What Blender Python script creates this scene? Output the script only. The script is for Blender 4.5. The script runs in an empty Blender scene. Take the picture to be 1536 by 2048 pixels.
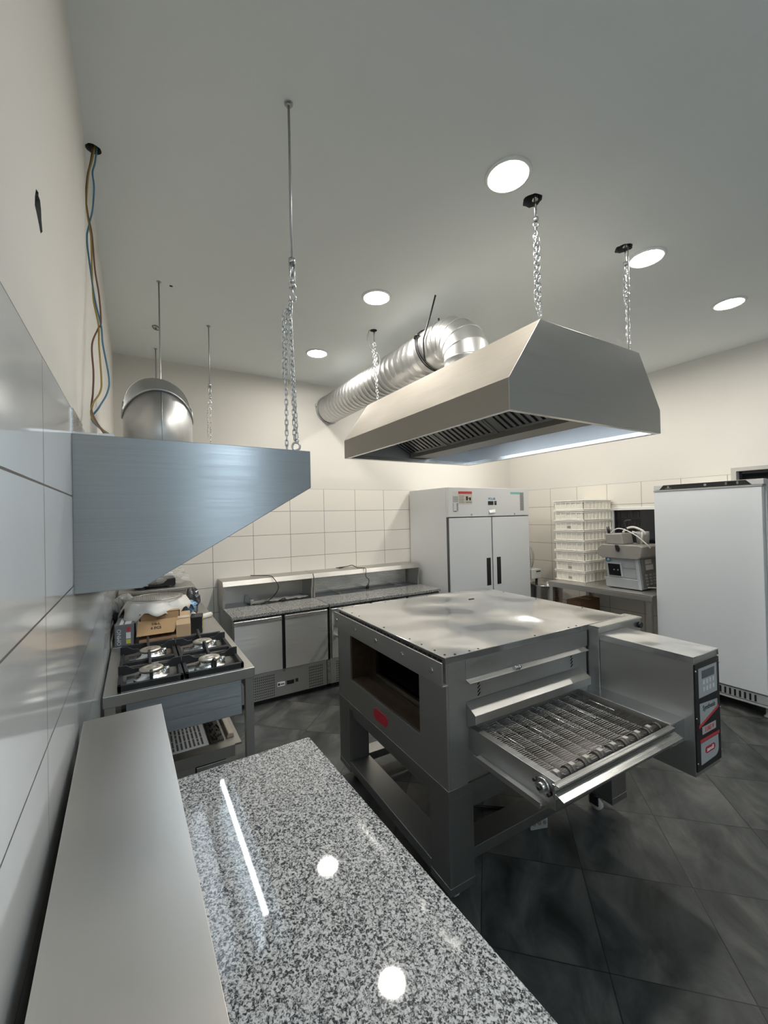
import bpy, bmesh, math, random
from mathutils import Vector, Matrix
random.seed(7)
PI = math.pi
scn = bpy.context.scene
COL = scn.collection

# ------------------------------------------------------------------ camera
F = 828.0
CAM = Vector((0, 0, 1.66))
def cam_rot(yaw, pitch, roll):
    y, p, r = (math.radians(a) for a in (yaw, pitch, roll))
    f = Vector((math.sin(y)*math.cos(p), math.cos(y)*math.cos(p), math.sin(p)))
    rt = Vector((math.cos(y), -math.sin(y), 0)); dn = f.cross(rt)
    return math.cos(r)*rt + math.sin(r)*dn, -math.sin(r)*rt + math.cos(r)*dn, f
RT, DN, FW = cam_rot(31.0, 0.56, 1.30)
cd = bpy.data.cameras.new('camera'); co = bpy.data.objects.new('camera', cd); COL.objects.link(co)
cd.sensor_fit = 'HORIZONTAL'; cd.sensor_width = 36; cd.lens = 36*F/1536; cd.clip_start = .01; cd.clip_end = 50
m = Matrix((RT, -DN, -FW)).transposed().to_4x4(); m.translation = CAM
co.matrix_world = m; scn.camera = co

# room extents
XL, XR, YB, YF, ZC = -.154, 4.93, 4.43, -4.0, 3.188

# ------------------------------------------------------------------ materials
MATS = {}
def nodes(name):
    mt = bpy.data.materials.new(name); mt.use_nodes = True
    nt = mt.node_tree; b = nt.nodes['Principled BSDF']
    return mt, nt, b
def N(nt, t, **kw):
    n = nt.nodes.new(t)
    for k, v in kw.items():
        if k.startswith('i_'): n.inputs[k[2:].replace('_', ' ')].default_value = v
        else: setattr(n, k, v)
    return n
def rgba(c): return (c[0], c[1], c[2], 1)
def plain(name, c, rough=.5, metal=0, var=.06, scale=12, spec=None, coat=0, bump=0, bscale=60):
    if name in MATS: return MATS[name]
    mt, nt, b = nodes(name); L = nt.links
    tc = N(nt, 'ShaderNodeTexCoord'); nz = N(nt, 'ShaderNodeTexNoise', i_Scale=scale, i_Detail=3.0)
    L.new(tc.outputs['Object'], nz.inputs['Vector'])
    mx = N(nt, 'ShaderNodeMix', data_type='RGBA')
    mx.inputs['A'].default_value = rgba([max(0, x*(1-var)) for x in c]); mx.inputs['B'].default_value = rgba([min(1, x*(1+var)) for x in c])
    L.new(nz.outputs['Fac'], mx.inputs['Factor']); L.new(mx.outputs['Result'], b.inputs['Base Color'])
    mr = N(nt, 'ShaderNodeMapRange'); mr.inputs['To Min'].default_value = rough*.85; mr.inputs['To Max'].default_value = min(1, rough*1.15)
    L.new(nz.outputs['Fac'], mr.inputs['Value']); L.new(mr.outputs['Result'], b.inputs['Roughness'])
    b.inputs['Metallic'].default_value = metal
    if spec is not None: b.inputs['Specular IOR Level'].default_value = spec
    if coat: b.inputs['Coat Weight'].default_value = coat; b.inputs['Coat Roughness'].default_value = .05
    if bump:
        n2 = N(nt, 'ShaderNodeTexNoise', i_Scale=bscale, i_Detail=4.0); L.new(tc.outputs['Object'], n2.inputs['Vector'])
        bp = N(nt, 'ShaderNodeBump', i_Strength=bump, i_Distance=.01); L.new(n2.outputs['Fac'], bp.inputs['Height']); L.new(bp.outputs['Normal'], b.inputs['Normal'])
    MATS[name] = mt; return mt
def steel(name, c=(.56, .55, .53), rough=.3, brush='x', aniso=0.0, wave=0.0, smudge=.25, wscale=2.2, streak=1.0):
    """brushed sheet metal: fine streaks along one axis, cloudy smudges, slight oil-canning"""
    if name in MATS: return MATS[name]
    mt, nt, b = nodes(name); L = nt.links
    tc = N(nt, 'ShaderNodeTexCoord'); mp = N(nt, 'ShaderNodeMapping')
    st = {'x': (3, 260, 260), 'y': (260, 3, 260), 'z': (260, 260, 3)}[brush]
    mp.inputs['Scale'].default_value = st
    L.new(tc.outputs['Object'], mp.inputs['Vector'])
    nz = N(nt, 'ShaderNodeTexNoise', i_Scale=1.0, i_Detail=2.0); L.new(mp.outputs['Vector'], nz.inputs['Vector'])
    n2 = N(nt, 'ShaderNodeTexNoise', i_Scale=3.5, i_Detail=5.0); L.new(tc.outputs['Object'], n2.inputs['Vector'])
    ad = N(nt, 'ShaderNodeMath', operation='MULTIPLY_ADD'); ad.inputs[1].default_value = smudge
    sk_ = N(nt, 'ShaderNodeMath', operation='MULTIPLY_ADD'); sk_.inputs[1].default_value = streak; sk_.inputs[2].default_value = .5*(1-streak); L.new(nz.outputs['Fac'], sk_.inputs[0])
    L.new(n2.outputs['Fac'], ad.inputs[0]); L.new(sk_.outputs[0], ad.inputs[2])
    mr = N(nt, 'ShaderNodeMapRange'); mr.inputs['From Min'].default_value = .2; mr.inputs['From Max'].default_value = 1.0
    mr.inputs['To Min'].default_value = rough*.75; mr.inputs['To Max'].default_value = rough*1.3
    L.new(ad.outputs[0], mr.inputs['Value']); L.new(mr.outputs['Result'], b.inputs['Roughness'])
    mx = N(nt, 'ShaderNodeMix', data_type='RGBA')
    mx.inputs['A'].default_value = rgba([x*(1-.14*streak) for x in c]); mx.inputs['B'].default_value = rgba([min(1, x*(1+.1*streak)) for x in c])
    L.new(nz.outputs['Fac'], mx.inputs['Factor']); L.new(mx.outputs['Result'], b.inputs['Base Color'])
    b.inputs['Metallic'].default_value = 1
    if aniso:
        b.inputs['Anisotropic'].default_value = aniso
        tg = N(nt, 'ShaderNodeTangent', direction_type='RADIAL', axis='Z'); L.new(tg.outputs['Tangent'], b.inputs['Tangent']); b.inputs['Anisotropic Rotation'].default_value = .25
    if wave:
        n3 = N(nt, 'ShaderNodeTexNoise', i_Scale=wscale, i_Detail=1.0); L.new(tc.outputs['Object'], n3.inputs['Vector'])
        bp = N(nt, 'ShaderNodeBump', i_Strength=min(1, wave*2), i_Distance=.03 if wave < .5 else .03*wave*5); L.new(n3.outputs['Fac'], bp.inputs['Height']); L.new(bp.outputs['Normal'], b.inputs['Normal'])
    MATS[name] = mt; return mt
def tile_mat(name, axes, off, c, rough, mortar=(.16, .15, .14), w=.40, h=.25, top=1.985):
    mt, nt, b = nodes(name); L = nt.links
    tc = N(nt, 'ShaderNodeTexCoord'); sp = N(nt, 'ShaderNodeSeparateXYZ'); L.new(tc.outputs['Object'], sp.inputs[0])
    cb = N(nt, 'ShaderNodeCombineXYZ')
    a = N(nt, 'ShaderNodeMath', operation='SUBTRACT'); a.inputs[1].default_value = off-8*w; L.new(sp.outputs[axes], a.inputs[0])
    z = N(nt, 'ShaderNodeMath', operation='SUBTRACT'); z.inputs[1].default_value = top-12*h; L.new(sp.outputs['Z'], z.inputs[0])
    L.new(a.outputs[0], cb.inputs[0]); L.new(z.outputs[0], cb.inputs[1])
    br = N(nt, 'ShaderNodeTexBrick', offset=0.0, i_Scale=1.0); br.inputs['Mortar Size'].default_value = .0022; br.inputs['Mortar Smooth'].default_value = .1
    br.inputs['Brick Width'].default_value = w; br.inputs['Row Height'].default_value = h; br.inputs['Bias'].default_value = -1
    br.inputs['Color1'].default_value = rgba(c); br.inputs['Color2'].default_value = rgba([x*.97 for x in c]); br.inputs['Mortar'].default_value = rgba(mortar)
    L.new(cb.outputs[0], br.inputs['Vector']); L.new(br.outputs['Color'], b.inputs['Base Color'])
    mr = N(nt, 'ShaderNodeMapRange'); mr.inputs['To Min'].default_value = rough; mr.inputs['To Max'].default_value = .7
    L.new(br.outputs['Fac'], mr.inputs['Value']); L.new(mr.outputs['Result'], b.inputs['Roughness'])
    bp = N(nt, 'ShaderNodeBump', invert=True, i_Strength=.6, i_Distance=.002); L.new(br.outputs['Fac'], bp.inputs['Height']); L.new(bp.outputs['Normal'], b.inputs['Normal'])
    return mt
def floor_mat():
    mt, nt, b = nodes('slate_floor_tiles'); L = nt.links
    tc = N(nt, 'ShaderNodeTexCoord'); mp = N(nt, 'ShaderNodeMapping', vector_type='TEXTURE')
    mp.inputs['Location'].default_value = (2.391, 1.209, 0); mp.inputs['Rotation'].default_value = (0, 0, PI/4)
    L.new(tc.outputs['Object'], mp.inputs['Vector'])
    ad = N(nt, 'ShaderNodeVectorMath', operation='ADD'); ad.inputs[1].default_value = (.45*20, .45*20, 0); L.new(mp.outputs[0], ad.inputs[0])
    br = N(nt, 'ShaderNodeTexBrick', offset=0.0, i_Scale=1.0); br.inputs['Mortar Size'].default_value = .0022
    br.inputs['Brick Width'].default_value = .45; br.inputs['Row Height'].default_value = .45; br.inputs['Bias'].default_value = 0
    br.inputs['Color1'].default_value = (0, 0, 0, 1); br.inputs['Color2'].default_value = (1, 1, 1, 1); br.inputs['Mortar'].default_value = (.5, .5, .5, 1)
    L.new(ad.outputs[0], br.inputs['Vector'])
    # streaky clouds, shifted per tile
    sc = N(nt, 'ShaderNodeVectorMath', operation='SCALE'); sc.inputs['Scale'].default_value = 9.0; L.new(br.outputs['Color'], sc.inputs[0])
    a2 = N(nt, 'ShaderNodeVectorMath', operation='ADD'); L.new(ad.outputs[0], a2.inputs[0]); L.new(sc.outputs[0], a2.inputs[1])
    m2 = N(nt, 'ShaderNodeMapping'); m2.inputs['Scale'].default_value = (3.0, 5.2, 1); L.new(a2.outputs[0], m2.inputs['Vector'])
    nz = N(nt, 'ShaderNodeTexNoise', i_Scale=1.0, i_Detail=7.0, i_Roughness=.62, i_Distortion=.6); L.new(m2.outputs[0], nz.inputs['Vector'])
    cr = N(nt, 'ShaderNodeValToRGB'); e = cr.color_ramp.elements
    e[0].position = .32; e[0].color = (.015, .017, .0165, 1); e[1].position = .72; e[1].color = (.125, .12, .112, 1)
    x = cr.color_ramp.elements.new(.5); x.color = (.052, .056, .053, 1)
    L.new(nz.outputs['Fac'], cr.inputs['Fac'])
    mx = N(nt, 'ShaderNodeMix', data_type='RGBA'); mx.inputs['B'].default_value = (.012, .012, .012, 1)
    L.new(br.outputs['Fac'], mx.inputs['Factor']); L.new(cr.outputs['Color'], mx.inputs['A']); L.new(mx.outputs['Result'], b.inputs['Base Color'])
    mr = N(nt, 'ShaderNodeMapRange'); mr.inputs['To Min'].default_value = .34; mr.inputs['To Max'].default_value = .58
    L.new(nz.outputs['Fac'], mr.inputs['Value']); L.new(mr.outputs['Result'], b.inputs['Roughness'])
    bp = N(nt, 'ShaderNodeBump', invert=True, i_Strength=.5, i_Distance=.002); L.new(br.outputs['Fac'], bp.inputs['Height']); L.new(bp.outputs['Normal'], b.inputs['Normal'])
    return mt
def granite_mat(name, scale, lo, hi):
    if name in MATS: return MATS[name]
    mt, nt, b = nodes(name); L = nt.links
    tc = N(nt, 'ShaderNodeTexCoord')
    n1 = N(nt, 'ShaderNodeTexNoise', i_Scale=scale, i_Detail=3.0, i_Roughness=.55, i_Distortion=.9); L.new(tc.outputs['Object'], n1.inputs['Vector'])
    n2 = N(nt, 'ShaderNodeTexVoronoi', i_Scale=scale*1.1); L.new(tc.outputs['Object'], n2.inputs['Vector'])
    sp = N(nt, 'ShaderNodeSeparateColor'); L.new(n2.outputs['Color'], sp.inputs[0])
    ma = N(nt, 'ShaderNodeMath', operation='MULTIPLY_ADD'); ma.inputs[1].default_value = .16; L.new(sp.outputs[0], ma.inputs[0]); L.new(n1.outputs['Fac'], ma.inputs[2])
    cr = N(nt, 'ShaderNodeValToRGB'); e = cr.color_ramp.elements
    e[0].position = .46; e[0].color = (.04, .041, .045, 1); e[1].position = .62; e[1].color = rgba(hi)
    x = cr.color_ramp.elements.new(.53); x.color = rgba(lo); x = cr.color_ramp.elements.new(.68); x.color = rgba([min(1, c*1.35) for c in hi])
    L.new(ma.outputs[0], cr.inputs['Fac']); L.new(cr.outputs['Color'], b.inputs['Base Color'])
    b.inputs['Roughness'].default_value = .035
    MATS[name] = mt; return mt
def emit(name, c, s):
    mt, nt, b = nodes(name)
    b.inputs['Base Color'].default_value = (.9, .9, .9, 1); b.inputs['Emission Color'].default_value = rgba(c); b.inputs['Emission Strength'].default_value = s
    MATS[name] = mt; return mt
def glass_mat(name, tint, alpha_rough=.02):
    mt, nt, b = nodes(name); b.inputs['Base Color'].default_value = rgba(tint); b.inputs['Roughness'].default_value = alpha_rough
    b.inputs['Specular IOR Level'].default_value = .6
    MATS[name] = mt; return mt
def film_mat(name):
    """clear crinkled plastic film"""
    mt, nt, b = nodes(name); L = nt.links
    tc = N(nt, 'ShaderNodeTexCoord'); nz = N(nt, 'ShaderNodeTexNoise', i_Scale=26.0, i_Detail=4.0); L.new(tc.outputs['Object'], nz.inputs['Vector'])
    bp = N(nt, 'ShaderNodeBump', i_Strength=1.0, i_Distance=.02); L.new(nz.outputs['Fac'], bp.inputs['Height']); L.new(bp.outputs['Normal'], b.inputs['Normal'])
    b.inputs['Base Color'].default_value = (.75, .75, .73, 1); b.inputs['Roughness'].default_value = .15; b.inputs['Alpha'].default_value = .38
    MATS[name] = mt; return mt

PAINT = plain('white_wall_paint', (.71, .685, .635), .75, 0, .02, 3, bump=.05, bscale=220)
CEILP = plain('ceiling_paint', (.79, .825, .82), .85, 0, .015, 3, bump=.04, bscale=220)
TRIMW = plain('white_trim', (.8, .8, .78), .4)
WHITE = plain('white_enamel', (.70, .71, .71), .42, 0, .02, 5)
WHITE2 = plain('white_door_enamel', (.72, .735, .745), .45, 0, .02, 5)
BLACK = plain('black_plastic', (.012, .012, .013), .4)
BLACKG = plain('black_gloss', (.008, .008, .01), .12)
DARK = plain('opening_shade', (.004, .004, .004), .9)  # near-black solid inlays painting the shade inside slots, holes and gaps
GREYP = plain('grey_plastic', (.30, .295, .28), .5)
GREYD = plain('dark_grey_plastic', (.16, .155, .15), .5)
CREAM = plain('cream_plastic', (.80, .76, .66), .45, 0, .03)
CARD = plain('cardboard', (.43, .27, .135), .85, 0, .08, 30)
CARDD = plain('dark_brown_board', (.30, .18, .10), .85, 0, .1, 30)  # darker brown cardboard tone
IRON = plain('cast_iron', (.018, .018, .019), .55, 0, .2, 40, bump=.2, bscale=200)
RED = plain('red_badge', (.45, .02, .035), .35)
REDT = plain('red_print', (.55, .05, .06), .5)
INK = plain('black_print', (.02, .02, .02), .6)
INKG = plain('dark_green_print', (.02, .05, .045), .6)
PAPER = plain('white_paper', (.78, .78, .76), .7)
BLUE = plain('blue_print', (.05, .18, .42), .5)
TEAL = plain('teal_print', (.22, .48, .50), .5)
YEL = plain('yellow_print', (.62, .62, .08), .5)
LGREY = plain('pale_grey_panel', (.40, .41, .405), .45)
PGREY = plain('printed_grey', (.12, .12, .13), .6)
ST_H = steel('brushed_steel_hood', (.40, .385, .355), .46, 'y', wave=.04)
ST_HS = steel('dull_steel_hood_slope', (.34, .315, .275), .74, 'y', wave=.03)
ST_LH = steel('brushed_steel_wall_hood', (.40, .425, .44), .34, 'x', aniso=.8, wave=.10)
ST_I = steel('galvanised_inner', (.62, .63, .65), .42, 'y')
ST_T = steel('steel_oven_top', (.68, .685, .69), .19, 'x', wave=.7, wscale=2.1, smudge=.8, streak=.15)
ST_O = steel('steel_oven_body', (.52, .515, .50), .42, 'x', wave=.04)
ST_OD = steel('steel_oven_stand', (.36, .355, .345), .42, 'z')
ST_D = steel('steel_cabinet_door', (.72, .715, .70), .38, 'x', aniso=.8, wave=.1)
ST_C = steel('steel_cabinet', (.68, .67, .65), .38, 'x')
ST_S = steel('steel_shelf', (.53, .515, .485), .42, 'x', wave=.03, streak=.5)
ST_B = steel('steel_bright', (.68, .68, .67), .25, 'x')
ST_G = steel('galvanised_duct', (.58, .585, .58), .40, 'y', smudge=.5, wave=.05, wscale=6, streak=.4)
ZINC = steel('zinc_chain', (.72, .73, .74), .25, 'z')
ROD = steel('zinc_rod', (.5, .51, .52), .4, 'z')
RUST = plain('rusty_steel', (.10, .065, .04), .6, .6, .6, 18)
WIREM = steel('belt_wire', (.36, .34, .32), .35, 'x')
ROLL = plain('worn_roller', (.13, .12, .105), .5, .4, .3, 30)
BURN = steel('burner_alloy', (.60, .56, .49), .38, 'x')
GRAN = granite_mat('grey_granite_polished', 185, (.20, .20, .205), (.46, .46, .455))
GRAN2 = granite_mat('grey_granite_speckled', 160, (.22, .215, .205), (.42, .41, .39))
FILM = film_mat('clear_plastic_film')
CLOTH = plain('white_plastic_sheet', (.66, .63, .58), .55, 0, .04, 8)
LAMP = emit('lamp_diffuser', (1, .955, .885), 134)
TUBE = emit('cool_led_tube', (.78, .90, 1.0), 22)
PANEL = emit('added_pendant_diffuser', (.72, .87, 1.0), 24)  # glow of the added, unseen pendant behind the camera
PANE = glass_mat('dark_window_glass', (.006, .007, .010))

# ------------------------------------------------------------------ mesh builder
class MB:
    def __init__(s): s.v = []; s.f = []; s.m = []; s.s = []
    def add(s, vs, fs, mat=0, smooth=False):
        o = len(s.v); s.v += [Vector(v) for v in vs]
        for f in fs: s.f.append([i+o for i in f]); s.m.append(mat); s.s.append(smooth)
        return s
    def box(s, x0, x1, y0, y1, z0, z1, mat=0):
        vs = [(x, y, z) for z in (z0, z1) for y in (y0, y1) for x in (x0, x1)]
        return s.add(vs, [(0, 2, 3, 1), (4, 5, 7, 6), (0, 1, 5, 4), (2, 6, 7, 3), (0, 4, 6, 2), (1, 3, 7, 5)], mat)
    def prism(s, poly, ax, a, b, mat=0, smooth=False):
        n = len(poly)
        def P(p, t): return {'x': (t, p[0], p[1]), 'y': (p[0], t, p[1]), 'z': (p[0], p[1], t)}[ax]
        vs = [P(p, a) for p in poly] + [P(p, b) for p in poly]
        fs = [tuple(range(n)), tuple(range(2*n-1, n-1, -1))]
        s.add(vs, fs, mat)
        o = len(s.v)-2*n
        for i in range(n):
            j = (i+1) % n; s.f.append([o+i, o+j, o+n+j, o+n+i]); s.m.append(mat); s.s.append(smooth)
        return s
    def tube(s, pts, r, seg=8, mat=0, closed=False, smooth=True, caps=True, radii=None):
        pts = [Vector(p) for p in pts]; n = len(pts)
        ring = []
        t0 = None
        for i, p in enumerate(pts):
            if closed: t = (pts[(i+1) % n]-pts[i-1]).normalized()
            else: t = (pts[min(i+1, n-1)]-pts[max(i-1, 0)]).normalized()
            if t0 is None:
                u = t.orthogonal().normalized()
            else:
                q = t0.rotation_difference(t); u = (q @ u); u = (u - t*u.dot(t)).normalized()
            t0 = t; w = t.cross(u)
            rr = radii[i] if radii else r
            ring.append([p + rr*(math.cos(2*PI*k/seg)*u + math.sin(2*PI*k/seg)*w) for k in range(seg)])
        vs = [v for r_ in ring for v in r_]; fs = []
        for i in range(n if closed else n-1):
            j = (i+1) % n
            for k in range(seg):
                l = (k+1) % seg; fs.append((i*seg+k, i*seg+l, j*seg+l, j*seg+k))
        s.add(vs, fs, mat, smooth)
        if caps and not closed:
            o = len(s.v)-len(vs)
            s.f.append([o+k for k in range(seg-1, -1, -1)]); s.m.append(mat); s.s.append(False)
            s.f.append([o+(n-1)*seg+k for k in range(seg)]); s.m.append(mat); s.s.append(False)
        return s
    def cyl(s, p0, p1, r, seg=20, mat=0, r1=None):
        return s.tube([p0, p1], r, seg, mat, radii=[r, r if r1 is None else r1])
    def lathe(s, prof, c, seg=32, mat=0, ax='z', smooth=True, close=False):
        c = Vector(c); vs = []
        for (r, h) in prof:
            for k in range(seg):
                a = 2*PI*k/seg; u, w = r*math.cos(a), r*math.sin(a)
                vs.append(c + Vector({'z': (u, w, h), 'y': (u, h, w), 'x': (h, u, w)}[ax]))
        fs = []
        n = len(prof)
        for i in range(n-1 if not close else n):
            j = (i+1) % n
            for k in range(seg):
                l = (k+1) % seg; fs.append((i*seg+k, i*seg+l, j*seg+l, j*seg+k))
        s.add(vs, fs, mat, smooth)
        if not close:
            o = len(s.v)-len(vs)
            if prof[0][0] > 1e-6: s.f.append([o+k for k in range(seg)][::-1]); s.m.append(mat); s.s.append(False)
            if prof[-1][0] > 1e-6: s.f.append([o+(n-1)*seg+k for k in range(seg)]); s.m.append(mat); s.s.append(False)
        return s
    def ring(s, c, r, wr, seg=24, ws=8, normal=(0, 0, 1), mat=0):
        nrm = Vector(normal).normalized(); u = nrm.orthogonal().normalized(); w = nrm.cross(u); c = Vector(c)
        return s.tube([c+r*(math.cos(2*PI*k/seg)*u+math.sin(2*PI*k/seg)*w) for k in range(seg)], wr, ws, mat, closed=True)
    def sheet(s, poly, t, mat=0):
        """flat polygon in space given thickness t along its normal"""
        poly = [Vector(p) for p in poly]; n = (poly[1]-poly[0]).cross(poly[2]-poly[0]).normalized()*t
        k = len(poly); vs = poly+[p+n for p in poly]
        fs = [tuple(range(k-1, -1, -1)), tuple(range(k, 2*k))]+[(i, (i+1) % k, k+(i+1) % k, k+i) for i in range(k)]
        return s.add(vs, fs, mat)
    def xf(s, M, start=0):
        for i in range(start, len(s.v)): s.v[i] = M @ s.v[i]
        return s
WM = {}
def finish(o, parent, props):
    for k, v in props.items():
        if v: o[k] = v
    COL.objects.link(o)
def obj(name, mb, mats, parent=None, world=True, bevel=0, solid=0, label=None, cat=None, group=None, kind=None, clean=True):
    if not isinstance(mats, (list, tuple)): mats = [mats]
    me = bpy.data.meshes.new(name); me.from_pydata([tuple(v) for v in mb.v], [], mb.f)
    for mt in mats: me.materials.append(mt)
    me.polygons.foreach_set('material_index', mb.m); me.polygons.foreach_set('use_smooth', mb.s)
    if clean:
        bm = bmesh.new(); bm.from_mesh(me); bmesh.ops.recalc_face_normals(bm, faces=bm.faces[:]); bm.to_mesh(me); bm.free()
    o = bpy.data.objects.new(name, me)
    W = Matrix()
    if parent is not None:
        W = WM[parent.name]; o.parent = parent
        if world: me.transform(W.inverted())
    WM[o.name] = W
    finish(o, parent, dict(label=label, category=cat, group=group, kind=kind))
    if bevel:
        b = o.modifiers.new('bevel', 'BEVEL'); b.width = bevel; b.segments = 2; b.limit_method = 'ANGLE'; b.angle_limit = math.radians(40)
    if solid:
        b = o.modifiers.new('solid', 'SOLIDIFY'); b.thickness = solid
    return o
def thing(name, label, cat, loc, rz=0, group=None, tilt=None):
    o = bpy.data.objects.new(name, None); o.empty_display_size = .05
    o.location = loc; o.rotation_euler = tilt if tilt else (0, 0, rz)
    from mathutils import Euler
    WM[o.name] = Matrix.Translation(Vector(loc)) @ Euler(o.rotation_euler).to_matrix().to_4x4()
    finish(o, None, dict(label=label, category=cat, group=group)); return o
def dup(root, loc, label=None, group=None, rz=None):
    def cp(o, par):
        c = o.copy(); COL.objects.link(c)
        if par is not None: c.parent = par
        for ch in list(o.children): cp(ch, c)
        return c
    r = cp(root, None); r.location = loc
    if rz is not None: r.rotation_euler = (0, 0, rz)
    if label: r['label'] = label
    if group: r['group'] = group
    return r
def text_mb(body, size, origin, right, up, t=.0006, align='CENTER', bold=0):
    """real lettering standing t proud of a surface"""
    cu = bpy.data.curves.new('lettering', 'FONT'); cu.body = body; cu.size = size; cu.extrude = t/2; cu.align_x = align; cu.align_y = 'CENTER'; cu.offset = bold; cu.resolution_u = 2
    to = bpy.data.objects.new('lettering', cu); COL.objects.link(to)
    dg = bpy.context.evaluated_depsgraph_get(); me = bpy.data.meshes.new_from_object(to.evaluated_get(dg))
    bpy.data.objects.remove(to); bpy.data.curves.remove(cu)
    R = Vector(right).normalized(); U = Vector(up).normalized(); n = R.cross(U); O = Vector(origin)
    mb = MB(); mb.add([O+R*v.co.x+U*v.co.y+n*(v.co.z+t/2) for v in me.vertices], [tuple(p.vertices) for p in me.polygons])
    bpy.data.meshes.remove(me); return mb
def holed(outer, holes, to3, depth, name, mats, zmat=None, inner=1, cap=True):
    """wall sheet with real holes: outer/holes are 2D loops; hole edges get walls of the given depth and a dark back"""
    bm = bmesh.new(); es = []
    loops = []
    for lp in [outer]+holes:
        vs = [bm.verts.new(to3(p, 0)) for p in lp]; loops.append(vs)
        es += [bm.edges.new((vs[i], vs[(i+1) % len(vs)])) for i in range(len(vs))]
    bmesh.ops.triangle_fill(bm, use_beauty=True, edges=es)
    for lp, p2 in zip(loops[1:], holes):
        bk = [bm.verts.new(to3(p, depth)) for p in p2]; n = len(lp)
        for i in range(n):
            f = bm.faces.new((lp[i], lp[(i+1) % n], bk[(i+1) % n], bk[i])); f.material_index = inner
        if cap: f = bm.faces.new(bk); f.material_index = inner
    me = bpy.data.meshes.new(name); bm.to_mesh(me); bm.free()
    for mt in mats: me.materials.append(mt)
    o = bpy.data.objects.new(name, me); COL.objects.link(o); o['kind'] = 'structure'; WM[o.name] = Matrix()
    return o
def circ(cx, cy, r, n=24, jag=0): return [(cx+r*(1+jag*random.uniform(-1, 1))*math.cos(2*PI*k/n), cy+r*(1+jag*random.uniform(-1, 1))*math.sin(2*PI*k/n)) for k in range(n)]
def rect(x0, x1, y0, y1): return [(x0, y0), (x1, y0), (x1, y1), (x0, y1)]
def struct(name, mb, mats): return obj(name, mb, mats, kind='structure')
def ray(px, py): return (RT*(px-768)+DN*(py-1024)+FW*F)/F
def aty(px, py, y): d = ray(px, py); return CAM+d*(y/d.y)
def atz(px, py, z): d = ray(px, py); return CAM+d*((z-1.66)/d.z)
def smooth_pts(pts, n=6):
    """Catmull-Rom through the points"""
    P = [Vector(p) for p in pts]; out = []
    for i in range(len(P)-1):
        a, b, c, d = P[max(i-1, 0)], P[i], P[i+1], P[min(i+2, len(P)-1)]
        for k in range(n):
            t = k/n; out.append(.5*((2*b)+(c-a)*t+(2*a-5*b+4*c-d)*t*t+(3*b-a-3*c+d)*t**3))
    return out+[P[-1]]

def many(name, mbs, m_, parent, **k):
    for q in mbs: obj(name, q, m_, parent, **k)
def atx(px, py, x): d = ray(px, py); return CAM+d*(x/d.x)
# ------------------------------------------------------------------ the room
struct('floor', MB().box(XL, XR, YF, YB, -.05, 0), floor_mat())
HOLES = [(-.125, 2.034, .028, .06), (1.690, 1.335, .045, .12), (2.462, 1.318, .045, .12), (1.702, 2.935, .03, .05), (.221, 2.994, .011, .1)]
holed(rect(XL, XR, YF, YB), [circ(x, y, r, 20, j) for x, y, r, j in HOLES], lambda p, d: (p[0], p[1], ZC+d), .07, 'ceiling', [CEILP, GREYD])
TT = 1.985
# left wall: plaster with a ragged gouge, tiles below
g = [(p.y, p.z) for p in (atx(*q, XL) for q in ((72, 378), (77, 385), (77, 392), (80, 400), (82, 418), (83, 440), (85, 464), (81, 467), (79, 455), (74, 430), (69.5, 410), (70, 392)))]
holed(rect(YF, YB, TT, ZC), [g], lambda p, d: (XL-d, p[0], p[1]), .02, 'wall_left', [PAINT, plain('bare_plaster', (.16, .155, .145), .9, 0, .3, 60)])
struct('trim_1', MB().box(XL-.03, XL+.004, YF, YB, 0, TT), tile_mat('white_wall_tile_left', 'Y', 1.02, (.68, .69, .69), .10))
struct('wall_back', MB().box(XL, XR, YB, YB+.1, TT, ZC), PAINT)
struct('trim_2', MB().box(XL, XR, YB-.004, YB+.1, 0, TT), tile_mat('white_wall_tile_back', 'X', 1.457, (.80, .765, .70), .22))
W1 = (1.86, 2.88, .86, 1.70); D1 = (.78, 1.69, 0.0, 2.045)
holed([(YF, 0), (D1[0], 0), (D1[0], D1[3]), (D1[1], D1[3]), (D1[1], TT), (YB, TT), (YB, ZC), (YF, ZC)], [], lambda p, d: (XR+d, p[0], p[1]), .1, 'wall_right', [PAINT])
holed([(D1[1], 0), (YB, 0), (YB, TT), (D1[1], TT)], [rect(*W1)], lambda p, d: (XR-.004+d, p[0], p[1]), .1, 'trim_3', [tile_mat('white_wall_tile_right', 'Y', 3.32, (.76, .725, .66), .2), TRIMW], cap=False)
struct('wall_front', MB().box(XL, XR, YF-.1, YF, 0, ZC), PAINT)
# window and doorway in the right wall
f = MB(); a, b, c, d = W1
for q in ((a, b, d-.035, d), (a, b, c, c+.03), (a, a+.03, c+.03, d-.035), (b-.03, b, c+.03, d-.035)): f.box(XR-.012, XR+.05, *q)
w = obj('window_1', f, TRIMW, kind='structure', bevel=.003)
obj('pane', MB().box(XR+.02, XR+.03, a+.03, b-.03, c+.03, d-.035), PANE, w)
f = MB(); a, b, c, d = D1
f.box(XR-.01, XR+.10, b-.04, b, 0, d).box(XR-.01, XR+.10, a, a+.04, 0, d).box(XR-.01, XR+.10, a+.04, b-.04, d-.035, d)
w = obj('door_1', f, plain('door_frame', (.46, .45, .42), .5), kind='structure')
obj('doorway_dark_pane', MB().box(XR+.06, XR+.08, a+.04, b-.04, 0, d-.035), PANE, w)  # black pane stands in for the darkness of the open doorway

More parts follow.
